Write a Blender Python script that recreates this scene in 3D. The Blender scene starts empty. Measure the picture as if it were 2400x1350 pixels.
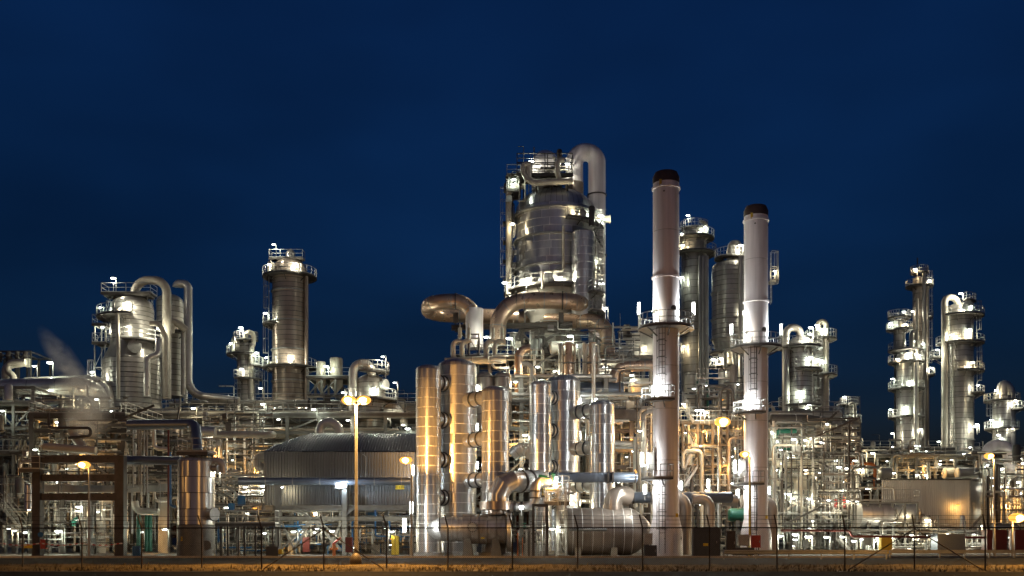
import bpy, bmesh, math, random
from mathutils import Vector, Matrix
R = math.radians
random.seed(7)
scene = bpy.context.scene
COL = scene.collection

# ------------------------------------------------------------------ camera
CAMZ, HOR, F = 1.6, 1259.0, 2400.0
cam_d = bpy.data.cameras.new('camera')
cam = bpy.data.objects.new('camera', cam_d)
COL.objects.link(cam)
cam.location = (0, 0, CAMZ)
cam.rotation_euler = (R(90), 0, 0)
cam_d.sensor_width = 36
cam_d.lens = 36
cam_d.shift_y = (HOR - 675) / 2400
cam_d.clip_end = 6000
scene.camera = cam

# ------------------------------------------------------------------ sky: deep dusk
w = bpy.data.worlds.new('World')
scene.world = w
w.use_nodes = True
nt = w.node_tree
bg = nt.nodes['Background']
sky = nt.nodes.new('ShaderNodeTexSky')
sky.sky_type = 'NISHITA'
sky.sun_disc = False
sky.sun_elevation = R(0.4)
sky.sun_rotation = R(180)
sky.altitude = 0
sky.air_density = 1.0
sky.dust_density = 0.3
sky.ozone_density = 6.0
tc = nt.nodes.new('ShaderNodeTexCoord')
mp = nt.nodes.new('ShaderNodeMapping')
mp.inputs['Scale'].default_value = (1.6, 1.6, 4.0)
cn = nt.nodes.new('ShaderNodeTexNoise')
cn.inputs['Scale'].default_value = 1.5
cn.inputs['Detail'].default_value = 3
cn.inputs['Roughness'].default_value = 0.45
cr = nt.nodes.new('ShaderNodeMapRange')
cr.inputs['From Min'].default_value = 0.3
cr.inputs['From Max'].default_value = 0.7
cr.inputs['To Min'].default_value = 0.60
cr.inputs['To Max'].default_value = 1.35
tint = nt.nodes.new('ShaderNodeMix')
tint.data_type = 'RGBA'
tint.blend_type = 'MULTIPLY'
tint.inputs[0].default_value = 1.0
tint.inputs[7].default_value = SKY_TINT = (1.3, 1.08, 0.90, 1)
mul = nt.nodes.new('ShaderNodeMix')
mul.data_type = 'RGBA'
mul.blend_type = 'MULTIPLY'
mul.inputs[0].default_value = 1.0
nt.links.new(tc.outputs['Generated'], mp.inputs[0])
nt.links.new(mp.outputs[0], cn.inputs['Vector'])
nt.links.new(cn.outputs[0], cr.inputs[0])
nt.links.new(sky.outputs[0], tint.inputs[6])
nt.links.new(tint.outputs[2], mul.inputs[6])
nt.links.new(cr.outputs[0], mul.inputs[7])
sx = nt.nodes.new('ShaderNodeSeparateXYZ')
gv = nt.nodes.new('ShaderNodeMapRange')
gv.inputs['From Min'].default_value = 0.05
gv.inputs['From Max'].default_value = 0.5
gv.inputs['To Min'].default_value = 0.66
gv.inputs['To Max'].default_value = 1.38
m3 = nt.nodes.new('ShaderNodeMix')
m3.data_type = 'RGBA'
m3.blend_type = 'MULTIPLY'
m3.inputs[0].default_value = 1.0
nt.links.new(tc.outputs['Generated'], sx.inputs[0])
nt.links.new(sx.outputs['Z'], gv.inputs[0])
nt.links.new(mul.outputs[2], m3.inputs[6])
nt.links.new(gv.outputs[0], m3.inputs[7])
nt.links.new(m3.outputs[2], bg.inputs[0])
bg.inputs[1].default_value = 0.058

# last dusk glow from behind the camera: one weak, very soft sun
sd_ = bpy.data.lights.new('sun', 'SUN')
sd_.energy = 0.06
sd_.angle = R(140)
sd_.color = (0.93, 0.84, 0.92)
sun = bpy.data.objects.new('sun', sd_)
COL.objects.link(sun)
sun.rotation_euler = (R(90 - 0.4), 0, 0)

vs = scene.view_settings
vs.view_transform = 'Standard'
vs.look = 'None'
vs.exposure = 0.45
vs.gamma = 1.0
vs.use_curve_mapping = False
cy = scene.cycles
cy.use_denoising = True
cy.max_bounces = 5
cy.diffuse_bounces = 2
cy.glossy_bounces = 3
cy.transmission_bounces = 2
cy.volume_bounces = 1
cy.transparent_max_bounces = 8
cy.sample_clamp_indirect = 3.0
cy.sample_clamp_direct = 0.0
cy.use_light_tree = True
cy.volume_step_rate = 2.0

# ------------------------------------------------------------------ materials
def mat(name, col, metal=0.0, rough=0.5, noise=0.0, nscale=3.0, stretch=(1, 1, 1), bump=0.0, bscale=8.0, col2=None, rvar=0.0, spec=0.5, randv=0.0, aniso=0.0):
    m = bpy.data.materials.new(name)
    m.use_nodes = True
    t = m.node_tree
    b = t.nodes['Principled BSDF']
    b.inputs['Base Color'].default_value = (*col, 1)
    b.inputs['Metallic'].default_value = metal
    b.inputs['Roughness'].default_value = rough
    b.inputs['Specular IOR Level'].default_value = spec
    if aniso:
        # rolled sheet: highlights are drawn out along the height of the vessel
        b.inputs['Anisotropic'].default_value = aniso
        tv = t.nodes.new('ShaderNodeCombineXYZ')
        tv.inputs[2].default_value = 1.0
        t.links.new(tv.outputs[0], b.inputs['Tangent'])
    out = None
    if noise or rvar or bump or col2:
        c = t.nodes.new('ShaderNodeTexCoord')
        g = t.nodes.new('ShaderNodeNewGeometry')
        mpn = t.nodes.new('ShaderNodeMapping')
        mpn.inputs['Scale'].default_value = stretch
        t.links.new(g.outputs['Position'], mpn.inputs[0])
        n = t.nodes.new('ShaderNodeTexNoise')
        n.inputs['Scale'].default_value = nscale
        n.inputs['Detail'].default_value = 5
        n.inputs['Roughness'].default_value = 0.6
        t.links.new(mpn.outputs[0], n.inputs['Vector'])
        if noise or col2:
            ramp = t.nodes.new('ShaderNodeMapRange')
            ramp.inputs['From Min'].default_value = 0.32
            ramp.inputs['From Max'].default_value = 0.68
            t.links.new(n.outputs[0], ramp.inputs[0])
            mx = t.nodes.new('ShaderNodeMix')
            mx.data_type = 'RGBA'
            t.links.new(ramp.outputs[0], mx.inputs[0])
            c2 = col2 or tuple(x * (1 - noise) for x in col)
            mx.inputs[6].default_value = (*col, 1)
            mx.inputs[7].default_value = (*c2, 1)
            out = mx.outputs[2]
            t.links.new(out, b.inputs['Base Color'])
        if rvar:
            r2 = t.nodes.new('ShaderNodeMapRange')
            r2.inputs['From Min'].default_value = 0.3
            r2.inputs['From Max'].default_value = 0.7
            r2.inputs['To Min'].default_value = max(0.05, rough - rvar)
            r2.inputs['To Max'].default_value = rough + rvar
            t.links.new(n.outputs[0], r2.inputs[0])
            t.links.new(r2.outputs[0], b.inputs['Roughness'])
        if bump:
            n2 = t.nodes.new('ShaderNodeTexNoise')
            n2.inputs['Scale'].default_value = bscale
            n2.inputs['Detail'].default_value = 1
            t.links.new(mpn.outputs[0], n2.inputs['Vector'])
            bp = t.nodes.new('ShaderNodeBump')
            bp.inputs['Strength'].default_value = bump
            bp.inputs['Distance'].default_value = 0.05
            t.links.new(n2.outputs[0], bp.inputs['Height'])
            t.links.new(bp.outputs[0], b.inputs['Normal'])
    if randv:
        oi = t.nodes.new('ShaderNodeObjectInfo')
        mr = t.nodes.new('ShaderNodeMapRange')
        mr.inputs['To Min'].default_value = 1 - randv
        mr.inputs['To Max'].default_value = 1 + randv * 0.4
        t.links.new(oi.outputs['Random'], mr.inputs[0])
        m2 = t.nodes.new('ShaderNodeMix')
        m2.data_type = 'RGBA'
        m2.blend_type = 'MULTIPLY'
        m2.inputs[0].default_value = 1
        if out is None:
            m2.inputs[6].default_value = (*col, 1)
        else:
            t.links.new(out, m2.inputs[6])
        t.links.new(mr.outputs[0], m2.inputs[7])
        t.links.new(m2.outputs[2], b.inputs['Base Color'])
    return m

def emat(name, col, strength):
    m = bpy.data.materials.new(name)
    m.use_nodes = True
    t = m.node_tree
    b = t.nodes['Principled BSDF']
    b.inputs['Base Color'].default_value = (0.02, 0.02, 0.02, 1)
    b.inputs['Specular IOR Level'].default_value = 0.1
    b.inputs['Emission Color'].default_value = (*col, 1)
    b.inputs['Emission Strength'].default_value = strength
    m.cycles.emission_sampling = 'NONE'
    return m

M = {}
M['clad'] = mat('steel_cladding', (0.60, 0.59, 0.57), 0.70, 0.33, 0.36, 1.6, (1, 1, 0.12), 0.0, 1.2, rvar=0.05, randv=0.10, aniso=0.8)
M['clad_shiny'] = mat('bright_steel_cladding', (0.62, 0.62, 0.63), 0.86, 0.31, 0.26, 1.4, (1, 1, 0.12), 0.0, 1.0, rvar=0.04, randv=0.06, aniso=0.85)
M['clad_seam'] = mat('steel_seam', (0.88, 0.87, 0.84), 0.1, 0.5)
M['clad_dull'] = mat('weathered_cladding', (0.44, 0.42, 0.39), 0.55, 0.36, 0.35, 0.6, (1, 1, 0.2), 0.0, 1.2, rvar=0.06, randv=0.2, aniso=0.7)
M['clad_warm'] = mat('brown_weathered_cladding', (0.44, 0.37, 0.31), 0.55, 0.36, 0.35, 0.6, (1, 1, 0.2), 0.0, 1.2, rvar=0.06, randv=0.2, aniso=0.7)
M['pipe'] = mat('insulated_pipe_steel', (0.60, 0.58, 0.54), 0.55, 0.33, 0.25, 1.2, (1, 1, 1), 0.03, 2.0, rvar=0.07)
M['pipe_warm'] = mat('copper_toned_pipe_cladding', (0.56, 0.40, 0.29), 0.66, 0.31, 0.3, 1.0, (1, 1, 1), 0.02, 2.0, rvar=0.07)
M['galv'] = mat('galvanised_steel', (0.33, 0.335, 0.325), 0.35, 0.45, 0.3, 2.5)
M['dark'] = mat('dark_painted_steel', (0.075, 0.07, 0.065), 0.1, 0.5, 0.4, 2.0)
M['frame'] = mat('weathered_grey_paint', (0.17, 0.172, 0.16), 0.1, 0.5, 0.35, 1.6)
M['rustframe'] = mat('red_brown_painted_frame', (0.078, 0.066, 0.06), 0.05, 0.6, 0.55, 1.6, (1, 1, 0.5))
M['concrete'] = mat('stained_concrete', (0.40, 0.385, 0.35), 0.0, 0.8, 0.45, 0.8, (1, 1, 0.35), 0.2, 6)
M['white'] = mat('white_stack_paint', (0.82, 0.78, 0.81), 0.0, 0.42, 0.38, 1.3, (1, 1, 0.05))
M['cream'] = mat('cream_pipe_paint', (0.47, 0.44, 0.37), 0.0, 0.4, 0.25, 1.0)
M['cap'] = mat('sooty_stack_tip', (0.075, 0.045, 0.036), 0.1, 0.6, 0.5, 1.5)
M['green'] = mat('green_paint', (0.01, 0.11, 0.075), 0.0, 0.4, 0.3, 2)
M['red'] = mat('red_paint', (0.45, 0.03, 0.025), 0.0, 0.4, 0.2, 2)
M['orange'] = mat('orange_paint', (0.50, 0.14, 0.03), 0.0, 0.45, 0.2, 2)
M['yellow'] = mat('yellow_paint', (0.60, 0.42, 0.03), 0.0, 0.45, 0.2, 2)
M['blue'] = mat('blue_paint', (0.02, 0.12, 0.30), 0.0, 0.45, 0.2, 2)
M['navy'] = mat('dark_blue_grey_pipe', (0.16, 0.19, 0.24), 0.5, 0.35, 0.2, 1)
M['corr'] = mat('corrugated_grey_sheet', (0.20, 0.212, 0.225), 0.4, 0.42, 0.2, 0.8, (1, 1, 0.2), randv=0.1)
M['corr_roof'] = mat('corrugated_roof_sheet', (0.085, 0.097, 0.13), 0.4, 0.36, 0.15, 0.8)
M['corr_pale'] = mat('corrugated_pale_sheet', (0.44, 0.42, 0.39), 0.1, 0.5, 0.2, 0.8, (1, 1, 0.2), randv=0.1)
M['dark_red'] = mat('dark_red_paint', (0.12, 0.02, 0.015), 0.0, 0.5, 0.3, 2)
M['black'] = mat('black_rubber', (0.02, 0.02, 0.02), 0.0, 0.6)
M['text'] = mat('black_lettering', (0.015, 0.015, 0.015), 0.0, 0.6)
M['signy'] = mat('yellow_sign', (0.75, 0.52, 0.03), 0.0, 0.5)
M['cabinet'] = mat('dark_grey_cabinet', (0.07, 0.075, 0.08), 0.2, 0.5, 0.2, 2)
M['cabinet_pale'] = mat('pale_grey_cabinet', (0.45, 0.44, 0.41), 0.1, 0.5, 0.2, 2)
M['copper'] = mat('orange_light_in_paint', (0.38, 0.16, 0.06), 0.0, 0.5, 0.3, 2)  # orange lamp glow on the deck steelwork, put into the base colour
M['lamp_white'] = emat('lamp_glass_white', (0.92, 1.0, 0.93), 14.0)
M['lamp_blue'] = emat('lamp_glass_cool', (0.72, 0.86, 1.0), 30.0)
M['lamp_sodium'] = emat('lamp_glass_sodium', (1.0, 0.40, 0.06), 1.3)
M['bulb_sodium'] = emat('lamp_bulb_sodium', (1.0, 0.62, 0.25), 9.0)

# ------------------------------------------------------------------ geometry helpers
def W(px, py, Y):
    """a point of the place: px, py in photograph pixels at the distance Y in metres"""
    return Vector(((px - 1200) * Y / F, Y, CAMZ + (HOR - py) * Y / F))

def GZ(py, Y):
    return CAMZ + (HOR - py) * Y / F

def frame_of(d):
    d = d.normalized()
    up = Vector((0, 0, 1)) if abs(d.z) < 0.95 else Vector((0, 1, 0))
    u = d.cross(up).normalized()
    v = u.cross(d).normalized()
    return u, v

class MB:
    def __init__(s):
        s.v, s.f = [], []
    def add(s, vs_, fs):
        o = len(s.v)
        s.v += [tuple(x) for x in vs_]
        s.f += [tuple(i + o for i in f) for f in fs]
        return s
    def box(s, c, d, rz=0.0):
        x, y, z = d[0] / 2, d[1] / 2, d[2] / 2
        cs, sn = math.cos(rz), math.sin(rz)
        vs_ = []
        for dz in (-z, z):
            for dx, dy in ((-x, -y), (x, -y), (x, y), (-x, y)):
                vs_.append((c[0] + dx * cs - dy * sn, c[1] + dx * sn + dy * cs, c[2] + dz))
        return s.add(vs_, [(3, 2, 1, 0), (4, 5, 6, 7), (0, 1, 5, 4), (1, 2, 6, 5), (2, 3, 7, 6), (3, 0, 4, 7)])
    def bar(s, p, q, w_, h=None):
        p, q = Vector(p), Vector(q)
        h = h or w_
        u, v = frame_of(q - p)
        vs_ = []
        for c in (p, q):
            for a, b in ((-1, -1), (1, -1), (1, 1), (-1, 1)):
                vs_.append(c + u * (a * w_ / 2) + v * (b * h / 2))
        return s.add(vs_, [(3, 2, 1, 0), (4, 5, 6, 7), (0, 1, 5, 4), (1, 2, 6, 5), (2, 3, 7, 6), (3, 0, 4, 7)])
    def tube(s, p, q, r, n=8, r2=None):
        return s.sweep([Vector(p), Vector(q)], [r, r if r2 is None else r2], n)
    def sweep(s, pts, rad, n=10, closed_caps=True):
        if not isinstance(rad, (list, tuple)):
            rad = [rad] * len(pts)
        o = len(s.v)
        d0 = (pts[1] - pts[0]).normalized()
        u, v = frame_of(d0)
        prev = d0
        for i, p in enumerate(pts):
            if i == 0:
                d = d0
            elif i == len(pts) - 1:
                d = (pts[i] - pts[i - 1]).normalized()
            else:
                d = ((pts[i] - pts[i - 1]).normalized() + (pts[i + 1] - pts[i]).normalized())
                d = d.normalized() if d.length > 1e-6 else prev
            q = prev.rotation_difference(d)
            u = q @ u
            v = q @ v
            prev = d
            for k in range(n):
                a = 2 * math.pi * k / n
                s.v.append(tuple(p + (u * math.cos(a) + v * math.sin(a)) * rad[i]))
        for i in range(len(pts) - 1):
            for k in range(n):
                k2 = (k + 1) % n
                s.f.append((o + i * n + k, o + i * n + k2, o + (i + 1) * n + k2, o + (i + 1) * n + k))
        if closed_caps:
            s.f.append(tuple(o + k for k in reversed(range(n))))
            s.f.append(tuple(o + (len(pts) - 1) * n + k for k in range(n)))
        return s
    def lathe(s, c, prof, n=24, axis='Z', a0=0.0, a1=360.0):
        """prof: (radius, height) pairs round the axis through c"""
        o = len(s.v)
        full = abs(a1 - a0) > 359.9
        m = n if full else n + 1
        for r, z in prof:
            for k in range(m):
                a = R(a0) + (R(a1) - R(a0)) * k / n
                x, y = r * math.cos(a), r * math.sin(a)
                if axis == 'Z':
                    s.v.append((c[0] + x, c[1] + y, c[2] + z))
                elif axis == 'X':
                    s.v.append((c[0] + z, c[1] + x, c[2] + y))
                else:
                    s.v.append((c[0] + x, c[1] + z, c[2] + y))
        for i in range(len(prof) - 1):
            for k in range(n):
                k2 = (k + 1) % m
                f = (o + i * m + k, o + i * m + k2, o + (i + 1) * m + k2, o + (i + 1) * m + k)
                s.f.append(f)
        return s
    def ell(s, c, r, n=10, m=6):
        prof = [(max(1e-4, math.sin(math.pi * i / m)), -math.cos(math.pi * i / m)) for i in range(m + 1)]
        o = len(s.v)
        s.lathe((0, 0, 0), prof, n)
        for i in range(o, len(s.v)):
            x, y, z = s.v[i]
            s.v[i] = (c[0] + x * r[0], c[1] + y * r[1], c[2] + z * r[2])
        return s
    def mesh(s, name, m, off=(0, 0, 0), smooth=True, ang=38):
        me = bpy.data.meshes.new(name)
        if off != (0, 0, 0):
            ox, oy, oz = off
            vs_ = [(x - ox, y - oy, z - oz) for x, y, z in s.v]
        else:
            vs_ = s.v
        me.from_pydata(vs_, [], s.f)
        if m is not None:
            me.materials.append(M[m] if isinstance(m, str) else m)
        if smooth:
            me.shade_smooth()
            me.set_sharp_from_angle(angle=R(ang))
        return me
    def build(s, name, m, parent=None, smooth=True, kind=None):
        off = root_loc(parent) if parent else (0, 0, 0)
        o = bpy.data.objects.new(name, s.mesh(name, m, off, smooth))
        COL.objects.link(o)
        if parent:
            o.parent = parent
        if kind:
            o['kind'] = kind
        return o

def root_loc(o):
    while o.parent:
        o = o.parent
    return tuple(o.location)

def tag(o, label, cat, group=None):
    o['label'] = label
    o['category'] = cat
    if group:
        o['group'] = group
    return o

def thing(name, label, cat, loc, group=None):
    o = bpy.data.objects.new(name, None)
    o.empty_display_size = 0.2
    COL.objects.link(o)
    o.location = loc
    return tag(o, label, cat, group)

def fillet(pts, rb, seg=6):
    """round the corners of a polyline"""
    pts = [Vector(p) for p in pts]
    if not isinstance(rb, (list, tuple)):
        rb = [rb] * len(pts)
    out = [pts[0]]
    for i in range(1, len(pts) - 1):
        a, b, c = pts[i - 1], pts[i], pts[i + 1]
        d1, d2 = (a - b), (c - b)
        l1, l2 = d1.length, d2.length
        d1.normalize(); d2.normalize()
        ang = d1.angle(d2)
        if ang > R(172):
            out.append(b)
            continue
        t = rb[i] / math.tan(ang / 2)
        t = min(t, l1 * 0.49 if i > 1 else l1 * 0.97, l2 * 0.49 if i < len(pts) - 2 else l2 * 0.97)
        r = t * math.tan(ang / 2)
        bis = (d1 + d2).normalized()
        cen = b + bis * (r / math.sin(ang / 2))
        s0, s1 = b + d1 * t - cen, b + d2 * t - cen
        tot = s0.angle(s1)
        ax = s0.cross(s1)
        if ax.length < 1e-9:
            out.append(b)
            continue
        ax.normalize()
        for k in range(seg + 1):
            out.append(cen + Matrix.Rotation(tot * k / seg, 3, ax) @ s0)
    out.append(pts[-1])
    return out

_unit = {}
def unit_mesh(kind, m):
    key = (kind, m)
    if key in _unit:
        return _unit[key]
    b = MB()
    if kind == 'bar':
        b.box((0, 0, 0.5), (1, 1, 1))
        sm = False
    elif kind == 'ibeam':
        pr = [(-.5, -.5), (.5, -.5), (.5, -.36), (.08, -.36), (.08, .36), (.5, .36), (.5, .5), (-.5, .5), (-.5, .36), (-.08, .36), (-.08, -.36), (-.5, -.36)]
        n = len(pr)
        b.add([(x, y, 0) for x, y in pr] + [(x, y, 1) for x, y in pr],
              [(i, (i + 1) % n, n + (i + 1) % n, n + i) for i in range(n)] + [tuple(range(n - 1, -1, -1)), tuple(range(n, 2 * n))])
        sm = False
    else:
        b.tube((0, 0, 0), (0, 0, 1), 0.5, 12)
        sm = True
    me = b.mesh(kind + '_' + m, m, smooth=sm)
    _unit[key] = me
    return me

def member(name, parent, p, q, w_, m, kind='bar', h=None):
    """one straight piece (post, beam, brace, pipe run) as an object of its own that shares its mesh"""
    p, q = Vector(p), Vector(q)
    d = q - p
    u, v = frame_of(d)
    o = bpy.data.objects.new(name, unit_mesh(kind, m))
    COL.objects.link(o)
    off = Vector(root_loc(parent)) if parent else Vector((0, 0, 0))
    mt = Matrix((u, v, d.normalized())).transposed().to_4x4()
    mt = Matrix.Translation(p - off) @ mt @ Matrix.Diagonal((w_, h or w_, d.length, 1))
    if parent:
        o.parent = parent
    o.matrix_basis = mt
    return o

# ------------------------------------------------------------------ lamps (parts of what carries them)
LAMP_COL = {'white': (1.0, 0.94, 0.72), 'warm': (1.0, 0.80, 0.46), 'neutral': (0.96, 1.0, 0.97), 'greenish': (0.92, 1.0, 0.78), 'cool': (0.72, 0.86, 1.0), 'sodium': (1.0, 0.50, 0.13)}
LIGHT_GAIN = {'white': 0.35, 'cool': 0.3, 'sodium': 1.0}
_light = {}
def light(parent, p, kind, watt, radius=0.25):
    key = (kind, round(watt), radius)
    d = _light.get(key)
    if not d:
        d = bpy.data.lights.new('lamp_light_' + kind, 'POINT')
        d.energy = watt * LIGHT_GAIN.get(kind, LIGHT_GAIN['white'])
        d.color = LAMP_COL[kind]
        d.shadow_soft_size = radius
        _light[key] = d
    o = bpy.data.objects.new('lamp_light', d)
    COL.objects.link(o)
    off = Vector(root_loc(parent)) if parent else Vector((0, 0, 0))
    if parent:
        o.parent = parent
    o.location = Vector(p) - off
    return o

_lampm = {}
_lrnd = random.Random(77)
def lamp(root, px, py, Y, watt=500, size=0.42, pole=1.6, side=1, kind='white', arm=0.35, lit=True):
    """flood lamp: a pole or bracket with a glowing oval glass under a hood"""
    p = W(px, py, Y)
    off = Vector(root_loc(root))
    size *= 0.62 * _lrnd.choice((0.8, 1.0, 1.15))
    key = (round(size, 2), round(pole, 1), side, kind, round(arm, 2))
    if key not in _lampm:
        b = MB()
        if pole > 0:
            b.bar((side * arm, 0, -pole), (side * arm, 0, 0.10), 0.075)
            b.bar((side * arm, 0, 0.10), (0, 0, size * 0.42), 0.06)
        b.lathe((0, 0, size * 0.12), [(size * 0.92, 0), (size * 0.75, size * 0.2), (size * 0.3, size * 0.34), (0.01, size * 0.36)], 10)
        hood = b.mesh('lamp_post', 'galv')
        g = MB().ell((0, 0, 0), (size, size * 0.8, size * 0.42), 12, 6)
        _lampm[key] = (hood, g.mesh('lamp_glass', {'white': 'lamp_white', 'cool': 'lamp_blue', 'sodium': 'lamp_sodium'}[kind]))
    hood, g = _lampm[key]
    o = bpy.data.objects.new('lamp', hood)
    COL.objects.link(o)
    o.parent = root
    o.location = p - off
    go = bpy.data.objects.new('lamp_glass', g)
    COL.objects.link(go)
    go.parent = o
    if lit:
        light(root, p + Vector((0, -0.12, -size * 0.42 - 0.18)), _lrnd.choice(('white', 'white', 'warm', 'greenish')) if kind == 'white' else kind, watt, 0.14)
    return o

def tube_lamp(root, px, py0, py1, Y, watt=500, r=0.13, kind='neutral'):
    a, b_ = W(px, py0, Y), W(px, py1, Y)
    h = MB().bar(b_ - Vector((0, 0, 0.5)), b_, 0.07).box(b_ + Vector((0, 0, 0.03)), (r * 2.3, r * 2.3, 0.12)).box(a + Vector((0, 0, 0.03)), (r * 2.2, r * 2.2, 0.08))
    o = h.build('lamp', 'galv', root)
    g = MB().sweep([b_ + Vector((0, 0, .1)), b_ * 0.9 + a * 0.1 + Vector((0, 0, .1)), a * 0.9 + b_ * 0.1, a], [r * .7, r, r, r * .7], 10)
    go = g.build('lamp_glass', {'cool': 'lamp_blue', 'sodium': 'lamp_sodium'}.get(kind, 'lamp_white'), o)
    light(root, (a + b_) / 2 + Vector((0, -r - 0.25, 0)), kind, watt * 0.5, 0.15)
    light(root, (a + b_) / 2 + Vector((0, r + 0.25, 0)), kind, watt * 0.5, 0.15)
    return o
# ------------------------------------------------------------------ plant builders
def railing(b, pts, h=1.1, t=0.055, step=1.5, toe=True):
    pts = [Vector(p) for p in pts]
    up = Vector((0, 0, 1))
    for i in range(len(pts) - 1):
        p, q = pts[i], pts[i + 1]
        n = max(1, round((q - p).length / step))
        b.bar(p + up * h, q + up * h, t)
        b.bar(p + up * h * 0.52, q + up * h * 0.52, t * 0.8)
        if toe:
            b.bar(p + up * 0.06, q + up * 0.06, 0.02, 0.14)
        for k in range(n + (i == len(pts) - 2)):
            c = p.lerp(q, k / n)
            b.bar(c, c + up * h, t * 0.9)
    return b

def dirv(a):
    return Vector((math.sin(R(a)), -math.cos(R(a)), 0))

def ladder_mesh(b, p, q, out, width=0.5, cage=True, t=0.05):
    """p foot, q head, out: unit vector away from the wall"""
    p, q = Vector(p), Vector(q)
    side = out.cross(Vector((0, 0, 1))).normalized()
    L = (q - p).length
    for s in (-1, 1):
        b.bar(p + side * s * width / 2, q + side * s * width / 2, t)
    n = max(2, int(L / 0.45))
    for k in range(n):
        c = p.lerp(q, (k + 0.5) / n)
        b.bar(c - side * width / 2, c + side * width / 2, t * 0.8)
    if cage and L > 3:
        z0 = 2.0
        hoops = max(2, int((L - z0) / 1.3))
        prof = [(-0.36, 0.0), (-0.36, 0.42), (-0.18, 0.68), (0.18, 0.68), (0.36, 0.42), (0.36, 0.0)]
        dn = (q - p).normalized()
        for k in range(hoops + 1):
            c = p + dn * (z0 + (L - z0) * k / hoops)
            ps = [c + side * x + out * y for x, y in prof]
            for i in range(5):
                b.bar(ps[i], ps[i + 1], 0.05)
        for x, y in prof[1:5]:
            b.bar(p + dn * z0 + side * x + out * y, q + side * x + out * y, 0.04)
    return b

_bandm = {}
def band_mesh(r, h, m, a0=0, a1=360, n=32, gap=0.055, lip=0.012):
    key = (round(r, 2), round(h, 2), m, a0, a1, n, gap)
    if key not in _bandm:
        b = MB()
        hh = h - gap
        b.lathe((0, 0, 0), [(r - 0.05, 0.0), (r + lip, 0.0), (r, hh), (r - 0.05, hh)], n, a0=a0, a1=a1)
        if abs(a1 - a0) < 359:
            # close the two upright edges
            k = n + 1
            b.f.append((0, k, 2 * k, 3 * k))
            b.f.append((3 * k + n, 2 * k + n, k + n, n))
        _bandm[key] = b.mesh('cladding', m)
    return _bandm[key]

def put(name, me, parent, loc, rot=(0, 0, 0)):
    o = bpy.data.objects.new(name, me)
    COL.objects.link(o)
    o.parent = parent
    o.location = loc
    o.rotation_euler = rot
    return o

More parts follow.
